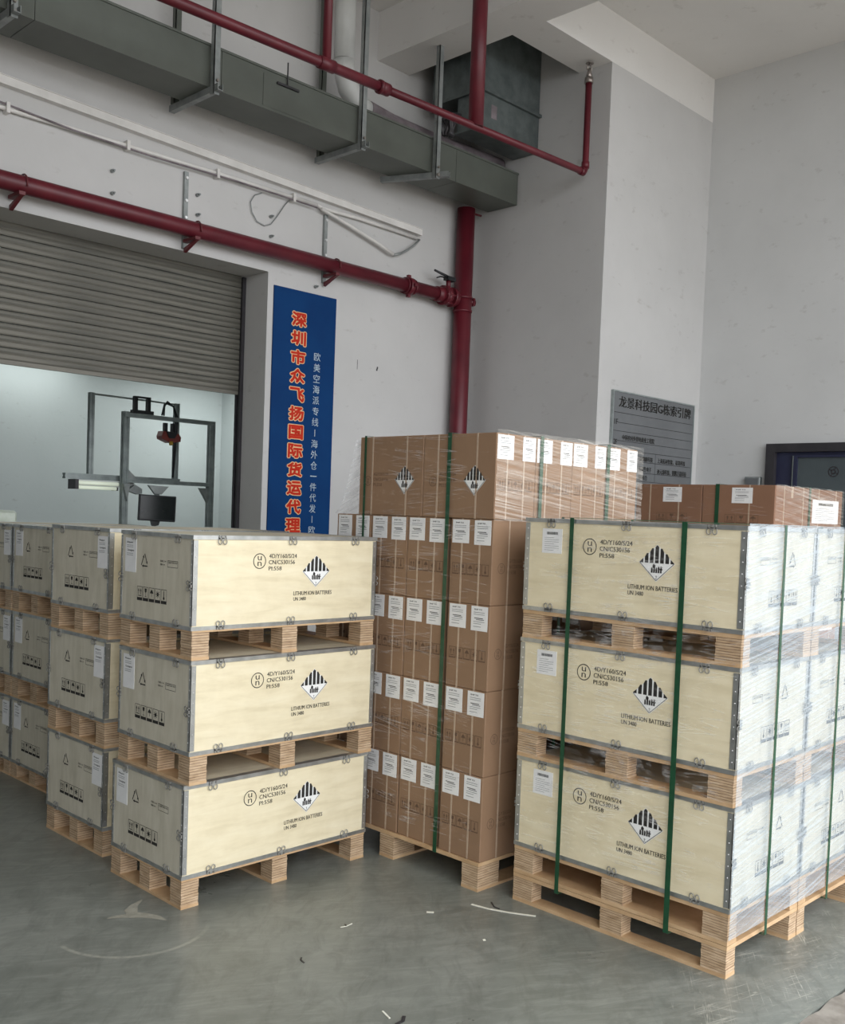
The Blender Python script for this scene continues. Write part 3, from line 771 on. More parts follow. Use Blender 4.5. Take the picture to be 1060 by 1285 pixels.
# ------------------------------------------------------------------ green straps
def strap(axis, at, a0, a1, z0, z1, w, label, group):
    """closed ribbon loop: axis 'x' runs round in the x-z plane at y=at"""
    mb = MB(); t = 0.0012
    for (p0, q0, p1, q1) in ((a0-t, z0, a0, z1), (a1, z0, a1+t, z1), (a0-t, z1, a1+t, z1+t), (a0-t, z0-t, a1+t, z0)):
        if axis == 'x': mb.box(p0, at-w/2, q0, p1, at+w/2, q1)
        else: mb.box(at-w/2, p0, q0, at+w/2, p1, q1)
    o = mb.build('packing_strap', 'green'); tag(o, label, 'strap', group)
gs = 'green packing straps'
C0, C1, CT = 1.0955, CX + 2*CW + 0.030, 1.6235
strap('x', -1.036, C0, C1, PH-0.0166, CT, 0.019, 'left green strap down the lettered face of the wrapped right stack', gs)
strap('x', -1.541, C0, C1, PH-0.0166, CT, 0.022, 'right green strap down the lettered face of the wrapped right stack', gs)
strap('y', 1.376, CYN-0.019, CYN+CL+0.012, PH-0.0185, CT+0.002, 0.018, 'green strap down the bright film side of the right stack, nearer the corner', gs)
strap('y', 1.922, CYN-0.019, CYN+CL+0.012, PH-0.0185, CT+0.002, 0.018, 'green strap down the bright film side of the right stack, by the right edge', gs)
BT = 0.1255 + 5*H_T + 0.003
strap('x', -0.386, 1.056, 2.19, 0.108, BT, 0.022, 'green strap down the middle of the tall carton stack face', gs)
strap('x', 0.165, 1.056, 2.19, 0.108, BT, 0.014, 'green strap near the left corner of the tall carton stack', gs)
strap('y', 1.368, -0.656, 0.52, 0.1055, BT+0.003, 0.022, 'green strap on the shiny side of the tall carton stack, nearer the corner', gs)
strap('y', 1.885, -0.656, 0.52, 0.1055, BT+0.003, 0.026, 'green strap on the shiny side of the tall carton stack, farther right', gs)
GT = 0.1255 + 5*GH + 0.002
strap('x', -0.336, GX-0.004, GX+1.132, 0.108, GT, 0.026, 'green strap over the left face of the reddish cartons', gs)
strap('y', 4.026, GY-0.004, GY+1.147, 0.1055, GT+0.003, 0.024, 'green strap over the right face of the reddish cartons', gs)

# ------------------------------------------------------------------ stretch film
def film_grid(mb, fn, nu, nv, amp, seed, mat=0):
    rnd = random.Random(seed); i = len(mb.v)
    ph = [rnd.uniform(0, 6.3) for _ in range(6)]
    for b_ in range(nv+1):
        for a in range(nu+1):
            u, v = a/nu, b_/nv
            d = 0.5 + 0.5*math.sin(23*v + 3*u + ph[0] + 1.2*math.sin(4*u + ph[1]))*math.sin(7*u + ph[2] + 3*v)
            mb.v.append(tuple(fn(u, v, d*amp)))
    for b_ in range(nv):
        for a in range(nu):
            k = i + b_*(nu+1) + a
            mb.smooth.add(len(mb.f)); mb.f.append((k, k+1, k+nu+2, k+nu+1)); mb.m.append(mat)

def ridges(mb, x, y0, y1, z0, z1, n, seed, mat=1, tilt=0.05, lmin=0.25, lmax=0.9, w=(0.0008, 0.0022)):
    """narrow stretched ridges of film on a face looking to -X"""
    rnd = random.Random(seed)
    for k in range(n):
        ln = rnd.uniform(lmin, lmax)*(y1-y0); a = rnd.uniform(y0, y1-ln); z = rnd.uniform(z0, z1); s = rnd.uniform(-tilt, tilt); h = rnd.uniform(*w)
        za = min(max(z, z0), z1); zb = min(max(z + s*ln*4, z0), z1)
        mid = (za+zb)/2 - rnd.uniform(0, 0.006)
        mb.face([(x, a, za-h), (x, a+ln/2, mid-h), (x, a+ln/2, mid+h), (x, a, za+h)], mat)
        mb.face([(x, a+ln/2, mid-h), (x, a+ln, zb-h), (x, a+ln, zb+h), (x, a+ln/2, mid+h)], mat)

mb = MB()
X0, X1 = 1.097, C1 + 0.004; YF = CYN - 0.0135
film_grid(mb, lambda u, v, d: (X0 + u*(X1-X0), YF - d, 0.15 + v*(1.628-0.15)), 60, 70, 0.004, 5, 0)
ridges(mb, X0, CYN-0.005, CYN+CL+0.006, 0.30, 1.62, 240, 9, w=(0.0008, 0.003))
for zg in (0.68, 1.18): ridges(mb, X0, CYN-0.005, CYN+CL+0.006, zg-0.05, zg+0.07, 26, int(zg*100), tilt=0.1, w=(0.0008, 0.002))
o = mb.build('stretch_film', ['film_side', 'ridge'], fix=False)
tag(o, 'clear milky stretch film wrapped round the strapped right crate stack', 'film')
mb = MB()
film_grid(mb, lambda u, v, d: (1.058 + u*1.125, -0.6585 - d, 1.60 + v*0.389), 40, 30, 0.004, 6, 0)
ridges(mb, 1.0535, -0.655, 0.36, 0.2, 1.59, 130, 4)
ridges(mb, 1.0535, -0.655, 0.21, 1.61, 1.97, 45, 5)
# loose drape from the set-back top tier down to the wider tier below
film_grid(mb, lambda u, v, d: (1.056 + u*0.3, 0.375 - 0.14*(v**0.6) + 0.02*math.sin(v*9)*u, 1.60 + v*0.36 + d), 10, 14, 0.006, 8, 2)
o = mb.build('stretch_film', ['film_gold', 'ridge', 'film_drape'], fix=False)
tag(o, 'shiny stretch film wrapped round the tall middle stack of brown cartons', 'film')
mb = MB()
film_grid(mb, lambda u, v, d: (GX - 0.004 + u*1.0, GY - 0.0065 - d, 1.50 + v*0.372), 20, 14, 0.004, 12, 0)
ridges(mb, GX - 0.0045, GY, GY + 0.96, 1.52, 1.86, 16, 14)
o = mb.build('stretch_film', ['film_gold', 'ridge'], fix=False)
tag(o, 'clear stretch film over the reddish cartons at the right', 'film')

# ------------------------------------------------------------------ pipes, ducts, hangers
def flange(mb, c, axis, r, w, mat=0, n=16):
    v = Vector(axis).normalized()*w/2; c = Vector(c); mb.tube([c-v, c+v], r, n, mat)

PZ, PYY, PR = 3.573, 2.885, 0.057
t = thing('fire_pipe', 'thick dark red fire main running along the wall above the shutter', 'pipe', (0, 0, 0))
MB().tube([(-2.0, PYY, PZ), (4.53, PYY, PZ)], PR, 20).build('pipe_run', 'red', t)
mb = MB()
for x, r, w in ((3.93, 0.075, 0.05), (3.885, 0.070, 0.012), (3.975, 0.070, 0.012)): flange(mb, (x, PYY, PZ), (1, 0, 0), r, w)
for a in (0, PI): mb.box(3.915, PYY + 0.085*math.cos(a) - 0.012, PZ-0.012, 3.945, PYY + 0.085*math.cos(a) + 0.012, PZ+0.012)
mb.box(3.915, PYY-0.014, PZ+0.07, 3.945, PYY+0.014, PZ+0.095); mb.box(3.915, PYY-0.014, PZ-0.095, 3.945, PYY+0.014, PZ-0.07)
mb.build('pipe_coupling', 'red', t)
mb = MB()
for x, r, w in ((4.32, 0.066, 0.10), (4.36, 0.088, 0.022), (4.405, 0.080, 0.05), (4.47, 0.088, 0.03), (4.505, 0.075, 0.03)): flange(mb, (x, PYY, PZ), (1, 0, 0), r, w)
for a in range(6):
    mb.tube([(4.34, PYY + 0.075*math.cos(a*PI/3), PZ + 0.075*math.sin(a*PI/3)), (4.50, PYY + 0.075*math.cos(a*PI/3), PZ + 0.075*math.sin(a*PI/3))], 0.009, 6)
mb.tube([(4.405, PYY-0.02, PZ+0.06), (4.405, PYY-0.02, PZ+0.15)], 0.022, 10)
v_ = mb.build('valve', 'red', t)
mb = MB().tube([(4.43, PYY-0.03, PZ+0.145), (4.36, PYY-0.035, PZ+0.165), (4.20, PYY-0.045, PZ+0.185)], [0.017, 0.013, 0.010], 8)
mb.tube([(4.36, PYY-0.035, PZ+0.150), (4.28, PYY-0.04, PZ+0.145), (4.23, PYY-0.045, PZ+0.125)], 0.007, 6)
mb.box(4.36, PYY-0.06, PZ+0.13, 4.46, PYY, PZ+0.165)
h_ = mb.build('valve_lever', 'black', v_); h_['label'] = 'black valve lever'
RXX, RYY = 4.625, 2.885
t = thing('fire_riser', 'tall dark red vertical riser pipe in the corner behind the cartons', 'pipe')
MB().tube([(RXX, RYY, 0), (RXX, RYY, 4.397)], 0.082, 24).build('pipe_run', 'red', t)
mb = MB()
for z, r, w in ((PZ + 0.02, 0.089, 0.02), (PZ - 0.10, 0.089, 0.02)): flange(mb, (RXX, RYY, z), (0, 0, 1), r, w, n=20)
mb.tube([(RXX + 0.06, RYY-0.02, PZ-0.005), (RXX + 0.125, RYY-0.02, PZ-0.005)], 0.032, 10)
mb.box(RXX + 0.085, RYY-0.055, PZ-0.04, RXX+0.11, RYY+0.015, PZ+0.03)
mb.build('tee_fitting', 'red', t)
mb = MB().tube([(RXX, RYY-0.03, 4.36), (RXX + 0.17, RYY-0.03, 4.37)], 0.010, 6); mb.build('pipe_stub', 'darkred', t)

gb = 'brackets of the red fire main'
for i, (x, lab) in enumerate(((0.52, 'red pipe bracket at the left edge under the fire main'), (1.775, 'red pipe bracket on grey upright above the shutter middle'), (3.07, 'red pipe bracket on grey upright above the blue sign'))):
    t = thing('pipe_bracket', lab, 'bracket', (x, 0, 0), 0, gb)
    if i: 
        MB().box(-0.016, WY-0.024, PZ-0.12, 0.016, WY-0.0005, PZ+0.425).build('upright', 'hanger', t)
        mb = MB()
        for z in (PZ+0.10, PZ+0.22, PZ+0.38): mb.tube([(0.0, WY-0.034, z), (0.0, WY-0.022, z)], 0.011, 6)
        mb.build('bolt', 'rivet', t)
    mb = MB().box(-0.02, PYY-0.075, PZ-0.082, 0.02, WY-0.026, PZ-0.060)
    mb.prism([(WY-0.026, PZ-0.15), (WY-0.026, PZ-0.12), (PYY-0.04, PZ-0.082), (PYY-0.075, PZ-0.082)], 'x', -0.012, 0.012)
    mb.build('arm', 'darkred', t)
    MB().tube([(0.035, PYY + 0.0645*math.cos(a), PZ + 0.0645*math.sin(a)) for a in [PI*k/10 for k in range(-1, 12)]], 0.006, 6).build('pipe_clamp', 'darkred', t)

# sprinkler branch
SYY = 1.635
zz = lambda x: 4.405 + (x - 0.82)*0.0215
t = thing('sprinkler_pipe', 'thin red sprinkler pipe hung in front of the grey duct', 'pipe')
MB().tube([(-0.6, SYY, zz(-0.6)), (1.95, SYY, zz(1.95)), (2.42, SYY, zz(2.42))], 0.033, 14).build('pipe_run', 'red', t)
MB().tube([(2.40, SYY, zz(2.4)), (4.66, SYY, zz(4.66)), (4.69, SYY, zz(4.69) + 0.008), (4.705, SYY, zz(4.7) + 0.035), (4.705, SYY, 5.22)], 0.027, 14).build('pipe_run', 'red', t)
mb = MB()
for x, r, w in ((1.93, 0.040, 0.12), (2.42, 0.042, 0.09), (2.39, 0.046, 0.02)): flange(mb, (x, SYY, zz(x)), (1, 0, 0.02), r, w)
flange(mb, (4.705, SYY, zz(4.7)+0.06), (0, 0, 1), 0.033, 0.05); flange(mb, (4.66, SYY, zz(4.66)), (1, 0, 0), 0.033, 0.05)
mb.build('pipe_coupling', 'red', t)
MB().tube([(1.93, SYY, zz(1.93)), (1.93, SYY, 5.79)], 0.029, 12).build('pipe_drop', 'red', t)
MB().tube([(3.345, SYY, zz(3.345)), (3.345, SYY, 5.795)], 0.056, 16).build('pipe_drop', 'red', t)
mb = MB()
flange(mb, (4.705, SYY, 5.235), (0, 0, 1), 0.036, 0.045)
mb.tube([(4.705, SYY, 5.25), (4.705, SYY, 5.30), (4.705, SYY, 5.335)], [0.028, 0.020, 0.012], 10)
mb.tube([(4.680, SYY, 5.315), (4.676, SYY, 5.345), (4.705, SYY, 5.372)], 0.006, 6); mb.tube([(4.73, SYY, 5.315), (4.734, SYY, 5.345), (4.705, SYY, 5.372)], 0.006, 6)
flange(mb, (4.705, SYY, 5.376), (0, 0, 1), 0.033, 0.005)
h_ = mb.build('sprinkler_head', 'fitting_metal', t); h_['label'] = 'small metal sprinkler head'

# duct along the wall
DY0, DY1, DZ0, DZ1 = 2.456, 2.80, 4.40, 4.67
t = thing('air_duct', 'long grey-green rectangular air duct hung below the ceiling', 'duct')
xs = [-1.2, 0.42, 1.70, 2.93, 4.02, 4.828]
for a, b_ in zip(xs[:-1], xs[1:]):
    MB().box(a, DY0, DZ0, b_-0.004, DY1, DZ1).build('duct_section', 'duct', t)
mb = MB().box(-1.2, DY0-0.008, DZ1-0.004, 4.828, DY0+0.02, DZ1+0.012)
mb.build('top_seam', 'duct', t)
mb = MB().box(2.04, DY0-0.004, DZ0+0.02, 2.46, DY0+0.01, DZ1-0.03); mb.build('access_cover', 'duct', t)
mb = MB().tube([(2.24, DY0-0.012, DZ1-0.06), (2.24, DY0-0.012, DZ1+0.10)], 0.005, 6); mb.box(2.15, DY0-0.022, DZ1-0.075, 2.34, DY0-0.004, DZ1-0.06)
mb.build('cover_clasp', 'frame_dark', t)
gh = 'steel trapeze hangers under the duct'
for i, (x, lab) in enumerate(((0.27, 'steel duct hanger at the top left corner'), (1.62, 'steel duct hanger with bar under the duct, left of the white pipe'), (2.925, 'steel duct hanger beside the white vertical pipe'), (3.735, 'steel duct hanger nearest the duct end, below the beam'))):
    t = thing('duct_hanger', lab, 'hanger', (x, 0, 0), 0, gh)
    MB().box(-0.021, 2.345, DZ0-0.045, 0.021, 2.945, DZ0-0.040).box(-0.021, 2.345, DZ0-0.040, -0.016, 2.945, DZ0-0.002).box(0.016, 2.345, DZ0-0.040, 0.021, 2.945, DZ0-0.002).build('cross_bar', 'hanger', t)
    ty = 2.41; top = 5.399 if i == 3 else CZ-0.001
    if i == 3: t.children[0].rotation_euler = (0, 0, 0.42); t.children[0].location = (1.02, -0.03 + 2.41*(1-math.cos(0.42)), 0)
    MB().box(-0.024, ty-0.02, DZ0-0.06, -0.018, ty+0.02, top).box(-0.024, ty-0.02, DZ0-0.06, 0.022, ty-0.015, top).build('hanger_rod', 'hanger', t)
    if i < 3:
        MB().box(-0.024, 2.88, DZ0-0.001, -0.018, 2.92, CZ-0.001).box(-0.024, 2.88, DZ0-0.001, 0.022, 2.885, CZ-0.001).build('hanger_rod', 'duct', t)
    mb = MB(); mb.tube([(0.0, ty-0.035, DZ0-0.03), (0.0, ty-0.018, DZ0-0.03)], 0.014, 6); mb.tube([(0.0, ty-0.035, DZ0+0.03), (0.0, ty-0.018, DZ0+0.03)], 0.010, 6)
    mb.build('bolt', 'fitting_metal', t)
# plenum box and lower elbow
t = thing('duct_plenum', 'dark galvanised plenum box rising into the ceiling recess', 'duct')
MB().box(4.08, 2.25, 5.14, 4.832, 2.82, CZ-0.002).build('upper_box', 'plenum', t)
MB().box(4.08, 2.25, 4.83, 4.832, 2.52, 5.115).build('lower_box', 'plenum', t)
MB().box(4.055, 2.222, 5.115, 4.835, 2.85, 5.14).build('flange', 'plenum', t)
MB().box(4.20, 2.248, 4.93, 4.27, 2.25, 5.04).build('warning_sticker', 'hose', t)
MB().box(4.06, 2.235, 4.815, 4.834, 2.53, 4.83).build('bottom_flange', 'plenum', t)
mb = MB()
for k in range(14):
    x = 3.82 + 0.012*(k % 7) + 0.02*(k // 7); a = k*0.9
    mb.tube([(x, 2.40 + 0.03*math.cos(a), 4.72), (x + 0.05*math.sin(a), 2.42 + 0.05*math.cos(a*2), 4.85), (x + 0.1, 2.45, 4.92 + 0.02*math.sin(a*3)), (4.035, 2.46 + 0.02*math.cos(a), 4.95)], 0.012, 6)
o = mb.build('cable_bundle', 'frame_dark'); tag(o, 'dark tangle of cables beside the plenum box above the duct', 'cable')
t = thing('drain_pipe', 'white plastic pipe dropping behind the duct beside the beam', 'pipe')
px, pyy = 2.985, 2.72
MB().tube([(px, pyy, CZ-0.002), (px, pyy, 5.12)], 0.080, 20).build('pipe_run', 'pvc', t)
MB().tube([(px, pyy, 5.12), (px + 0.01, pyy, 5.02), (px + 0.05, pyy, 4.92), (px + 0.14, pyy, 4.84), (px + 0.25, pyy, 4.80)], 0.082, 18).build('elbow', 'pvc', t)
MB().tube([(px + 0.25, pyy, 4.80), (px+0.5, pyy-0.01, 4.775), (px + 1.0, pyy, 4.77), (4.8, pyy-0.05, 4.765)], [0.088, 0.082, 0.085, 0.085], 18).build('insulated_hose', 'hose', t)

# trunking and conduits
t = thing('cable_trunking', 'white cable trunking sloping along the wall under the duct', 'trunking')
mb = MB(); zt = lambda x: 4.232 - (x-0.426)*0.0316
def skew(x0, x1, y0, y1, dz0, dz1):
    i = len(mb.v)
    mb.v += [(x, y, zt(x) + dz) for x in (x0, x1) for y in (y0, y1) for dz in (dz0, dz1)]
    for q in ((0, 1, 3, 2), (4, 6, 7, 5), (0, 4, 5, 1), (2, 3, 7, 6), (1, 5, 7, 3), (0, 2, 6, 4)): mb.f.append(tuple(i + k for k in q)); mb.m.append(0)
skew(-1.5, 4.14, 2.95, 2.9995, -0.052, 0.0); mb.build('trunk_body', 'trunk', t)
mb = MB(); skew(-1.5, 4.14, 2.944, 2.9995, 0.0005, 0.005); mb.build('trunk_lid', 'trunk', t)
def conduit(pts, r, mat, name, label, cat, y=2.975):
    o = MB().tube([(x, y, z) for x, z in pts], r, 8).build(name, mat); tag(o, label, cat); return o
conduit([(-1.5, 4.075), (0.44, 4.04), (1.17, 4.045), (2.15, 4.052), (2.97, 4.05)], 0.015, 'trunk', 'conduit', 'white conduit below the sloping trunking, left run', 'conduit')
conduit([(2.97, 4.05), (3.02, 4.035), (3.41, 4.046), (4.11, 4.035)], 0.015, 'trunk', 'conduit', 'white conduit stub running on to the end of the trunking', 'conduit')
conduit([(2.99, 4.02), (3.33, 3.945), (3.64, 3.87), (3.79, 3.825)], 0.014, 'trunk', 'conduit', 'white conduit slanting down under the trunking end', 'conduit', 2.945)
conduit([(3.80, 3.823), (3.88, 3.85), (3.97, 3.90), (4.05, 3.96), (4.11, 4.02)], 0.010, 'hanger', 'cable', 'grey cable curving back up from the slanting conduit', 'cable', 2.955)
conduit([(-1.2, 4.10), (0.44, 4.062), (0.9, 4.03), (1.5, 4.018), (2.15, 4.03), (2.6, 4.025), (2.95, 4.02)], 0.0065, 'hose', 'cable', 'thin black cable twisted along the white conduit', 'cable', 2.952)
lp = [(2.72, 4.045), (2.66, 3.98), (2.593, 3.88), (2.53, 3.80), (2.47, 3.775), (2.40, 3.79), (2.35, 3.85), (2.335, 3.92), (2.37, 3.98), (2.437, 4.015)]
conduit(lp, 0.004, 'hanger', 'wire', 'thin grey wire hanging in a loop below the conduit', 'wire', 2.985)
cm = MB().box(-0.011, 2.942, 4.01, 0.011, 2.9995, 4.075).mesh('conduit_clip', 'trunk')
for x, lab in ((0.48, 'conduit clip nearest the left edge'), (1.30, 'conduit clip above the left wall bolts'), (2.02, 'conduit clip right of the first grey upright'), (2.72, 'conduit clip at the hanging wire loop')):
    tag(link('conduit_clip', cm, None, (x, 0, 0)), 'small ' + lab, 'clip', 'clips along the white conduit')
bolt = MB().tube([(0, 2.975, 0), (0, 2.9995, 0)], 0.013, 8).tube([(0, 2.955, 0.0), (0, 2.975, 0)], 0.007, 6).mesh('anchor_bolt', 'hanger')
for x, z, lab in ((1.208, 3.854, 'upper bolt of the leftmost pair above the red fire main'), (1.212, 3.706, 'lower bolt of the leftmost pair above the red fire main'), (1.877, 3.86, 'upper bolt just right of the first grey upright'), (1.882, 3.719, 'lower bolt just right of the first grey upright'),
                  (2.532, 3.859, 'upper bolt under the hanging wire loop'), (2.538, 3.709, 'lower bolt under the hanging wire loop'), (3.796, 3.64, 'bolt above the red pipe coupling'), (2.993, 3.409, 'bolt just above the blue sign')):
    o = link('anchor_bolt', bolt, None, (x, 0, z)); tag(o, 'small grey anchor ' + lab, 'bolt', 'anchor bolts along the fire main')
mark = MB().box(-0.006, 2.9985, -0.02, 0.006, 2.9996, 0.02).mesh('wall_chip', 'frame_dark')
for x, z, lab in ((3.701, 2.842, 'thick dark chip in the wall right of the blue sign'), (3.474, 2.85, 'thin dark scratch in the wall right of the blue sign')):
    o = link('wall_chip', mark, None, (x, 0, z)); tag(o, lab, 'mark')
    o.scale = (1.2, 1, 0.9) if x > 3.6 else (0.35, 1, 2.0); o.rotation_euler = (0, 0.3 if x > 3.6 else 0.0, 0)

# ------------------------------------------------------------------ blue wall sign
t = thing('wall_sign', 'tall blue sign with red vertical Chinese lettering beside the shutter', 'sign')
MB().box(2.585, WY-0.012, 0.95, 3.215, WY-0.0005, 3.348).build('sign_board', 'blue', t)
fs1 = lambda u, v: (u, WY-0.0135, v); fs2 = lambda u, v: (u, WY-0.0150, v)
mo, mr, ms = MB(), MB(), MB()
big = '深圳市众飞扬国际货运代理'; p = (3.196 - 1.425)/11.9; 
for k, ch in enumerate(big):
    zc = 3.196 - p*(k + 0.5); cxx = 2.835; s = 0.070; sv = 0.053
    for a in range(10):        # heavy brush strokes: the glyph laid down several times, slightly shifted
        ca, sa = 0.0115*math.cos(a*PI/5), 0.0105*math.sin(a*PI/5)
        put_text(mo, ch, cxx-s+ca, zc-sv+sa, cxx+s+ca, zc+sv+sa, lambda u, v, d=a*0.00012: (u, WY-0.0130-d, v), 0, 0.010)
    for a in range(5):
        ca, sa = 0.0042*math.cos(a*PI/2.5), 0.0042*math.sin(a*PI/2.5)
        put_text(mr, ch, cxx-s+ca, zc-sv+sa, cxx+s+ca, zc+sv+sa, lambda u, v, d=a*0.00012: (u, WY-0.0152-d, v), 0, 0.010)
small = '欧美空海派专线-海外仓一件代发-欧'
z = 2.895; ps = (2.895 - 1.44)/16.6
for k, ch in enumerate(small):
    zc = z - ps*(k + 0.5); s = 0.033; cxx = 3.030
    if ch == '-': rect2d(ms, cxx-0.003, zc-0.028, cxx+0.003, zc+0.028, fs1)
    elif ch == '一': rect2d(ms, cxx-s, zc-0.004, cxx+s, zc+0.004, fs1)
    else: put_text(ms, ch, cxx-s, zc-s, cxx+s, zc+s, fs1)
o = mo.build('lettering_outline', ['sign_cream'], t, fix=False); o['label'] = 'cream outline of the large lettering'
o = mr.build('large_lettering', ['sign_red'], t, fix=False); o['label'] = 'red lettering'
o = ms.build('small_lettering', ['sign_pale'], t, fix=False); o['label'] = 'pale small lettering'

# ------------------------------------------------------------------ directory board on the pillar
t = thing('directory_board', 'grey building directory board with black lettering on the pillar', 'sign')
zt2 = lambda x: 0.0
MB().box(5.04, PY-0.022, 1.30, 6.377, PY-0.0005, 2.725).build('sign_board', 'directory', t)
fd = lambda u, v: (u, PY-0.0232, v)
mb = MB()
put_text(mb, '龙景科技园G栋索引牌', 5.128, 2.592, 6.318, 2.688, fd, bold=0.011)
for z, t_ in ((2.443, '1F'), (2.272, '2F')): put_text(mb, t_, 5.07, z, 5.12, z+0.045, fd, bold=0.004)
put_text(mb, '中国农村外贸电商业工程院', 5.20, 2.315, 5.71, 2.362, fd, bold=0.005)
put_text(mb, '深圳康科技', 5.48, 2.150, 5.70, 2.195, fd, bold=0.005); put_text(mb, '上海拓材智能、易览科技', 5.78, 2.150, 6.26, 2.195, fd, bold=0.005)
put_text(mb, '恒悦生电子', 5.48, 2.060, 5.68, 2.105, fd, bold=0.005); put_text(mb, '迪元源科技、锐鹏万嘉科技', 5.78, 2.052, 6.29, 2.098, fd, bold=0.005)
put_text(mb, '鹏林合', 5.48, 1.985, 5.62, 2.030, fd, bold=0.005)
mb.build('black_lettering', ['ink'], t, fix=False)
mb = MB()
for z in (2.543, 2.458, 2.386, 2.304, 2.225, 2.140, 2.045, 1.97):
    a = 5.06 if z in (2.543, 2.386, 2.225) else 5.12
    rect2d(mb, a, z, 6.36, z+0.005, fd)
rect2d(mb, 5.74, 1.97, 5.745, 2.225, fd)
mb.build('ruled_lines', ['frame_dark'], t, fix=False)
mb = MB()
for s in ((5.034, 1.294, 5.046, 2.731), (6.371, 1.294, 6.383, 2.731)): mb.box(s[0], PY-0.028, s[1], s[2], PY-0.0005, s[3])
mb.box(5.046, PY-0.028, 2.719, 6.371, PY-0.0005, 2.731).box(5.046, PY-0.028, 1.294, 6.371, PY-0.0005, 1.306)
mb.build('board_frame', 'alu', t)

# ------------------------------------------------------------------ dark window on the right wall
w = structure('window_1', MB().box(RX2-0.06, 0.695, 1.0, RX2-0.0005, 0.779, 2.36).box(RX2-0.06, -1.30, 2.285, RX2-0.0005, 0.695, 2.36).box(RX2-0.06, -1.30, 1.0, RX2-0.0005, 0.695, 1.08).box(RX2-0.06, -1.384, 1.0, RX2-0.0005, -1.30, 2.36), 'frame_dark', 'dark framed window with tinted glass on the right wall')
MB().box(RX2-0.012, -1.30, 1.08, RX2-0.0006, 0.695, 2.285).build('reveal', 'blue_dark', w)
MB().box(RX2-0.04, 0.525, 1.08, RX2-0.013, 0.535, 2.25).build('light_bead', 'alu', w)
MB().box(RX2-0.045, 0.49, 1.08, RX2-0.013, 0.523, 2.255).box(RX2-0.045, -1.30, 2.235, RX2-0.013, 0.49, 2.255).build('sash_frame', 'blue_dark', w)
MB().box(RX2-0.026, -1.30, 1.08, RX2-0.014, 0.49, 2.235).build('pane', 'pane', w)
mb = MB(); fe = lambda u, v: (RX2-0.0268, u, v)
ring2d(mb, 0.171, 2.11, 0.043, 0.043, 0.010, fe, 0, 20); ring2d(mb, 0.171, 2.11, 0.017, 0.017, 0.014, fe, 0, 12)
for a in range(4): seg2d(mb, 0.171 + 0.02*math.cos(a*PI/2+0.5), 2.11 + 0.02*math.sin(a*PI/2+0.5), 0.171 + 0.04*math.cos(a*PI/2+0.5), 2.11 + 0.04*math.sin(a*PI/2+0.5), 0.008, fe)
mb.build('emblem', ['frame_dark'], w, fix=False)
t = thing('junction_box', 'small grey junction box on the right wall by the dark window', 'box', (RX2, 0.905, 1.94))
MB().bevbox(-0.05, -0.075, 0, -0.0005, 0.075, 0.125, 0.006).build('box_body', 'hanger', t)
MB().box(-0.054, -0.058, 0.015, -0.05, 0.058, 0.11).build('box_cover', 'directory', t)

# ------------------------------------------------------------------ workbench frame behind the shutter
FY = 4.6
t = thing('workstation_frame', 'aluminium profile workstation frame in the room behind the shutter', 'frame')
pr = 0.027
def prof_mesh(x0, y0, z0, x1, y1, z1):
    """slotted aluminium profile between two opposite corners"""
    mb = MB(); dx, dy, dz = x1-x0, y1-y0, z1-z0
    g = 0.008
    ax = max(range(3), key=lambda k: (dx, dy, dz)[k])
    lo, hi = [x0, y0, z0], [x1, y1, z1]
    mb.box(*[lo[k] + (g if k != ax else 0) for k in range(3)], *[hi[k] - (g if k != ax else 0) for k in range(3)])
    o = [k for k in range(3) if k != ax]
    for s0 in (0, 1):
        for s1 in (0, 1):
            a, b_ = lo[:], hi[:]
            for k, s in zip(o, (s0, s1)):
                wdt = (hi[k]-lo[k])*0.36
                if s: a[k] = hi[k]-wdt
                else: b_[k] = lo[k]+wdt
            mb.box(*a, *b_)
    return mb
for x, z1, y in ((2.237, 2.405, FY), (3.11, 2.395, FY)):
    prof_mesh(x-pr, y-pr, 0, x+pr, y+pr, z1).build('post', 'alu', t)
for x, z1 in ((1.975, 2.545), (2.805, 2.535)):
    prof_mesh(x-pr*0.8, FY+0.09, 1.85, x+pr*0.8, FY+0.09+2*pr*0.8, z1).build('post', 'alu', t)
prof_mesh(2.19, FY-0.082, 2.355, 3.083, FY-0.028, 2.39).build('top_rail', 'alu', t)
prof_mesh(2.264, FY-pr, 1.79, 3.083, FY+pr, 1.825).build('middle_rail', 'alu', t)
prof_mesh(1.74, FY+0.075, 1.80, 2.84, FY+0.13, 1.849).build('rear_rail', 'alu', t)
MB().tube([(1.99, FY+0.11, 2.535), (2.80, FY+0.11, 2.528)], 0.008, 8).build('rear_rail', 'alu', t)
mb = MB()
for x, s in ((2.264, 1), (3.083, -1)):
    mb.prism([(x, 1.825), (x + s*0.09, 1.825), (x, 1.905)] if s > 0 else [(x, 1.775), (x, 1.64), (x - 0.09, 1.775)], 'y', FY-0.02, FY+0.02)
mb.prism([(2.33, 1.775), (2.40, 1.74), (2.40, 1.70), (2.36, 1.69), (2.264, 1.72)], 'y', FY-0.024, FY+0.024)
mb.prism([(2.264, 1.775), (2.24, 1.63), (2.20, 1.78)], 'y', FY-0.06, FY-0.032)
mb.build('gusset', 'hanger', t)
t2 = thing('tube_lamp', 'twin fluorescent tube lamp under the left arm of the workstation frame', 'lamp')
MB().box(1.83, FY+0.045, 1.745, 2.36, FY+0.15, 1.795).build('lamp_housing', 'pvc', t2)
mb = MB(); 
for y, z in ((FY+0.035, 1.770), (FY+0.07, 1.732)): mb.tube([(1.83, y, z), (2.20, y, z)], 0.016, 10)
mb.build('tube', 'tube', t2)
MB().box(1.80, FY+0.015, 1.715, 1.83, FY+0.15, 1.798).build('end_cap', 'frame_dark', t2)
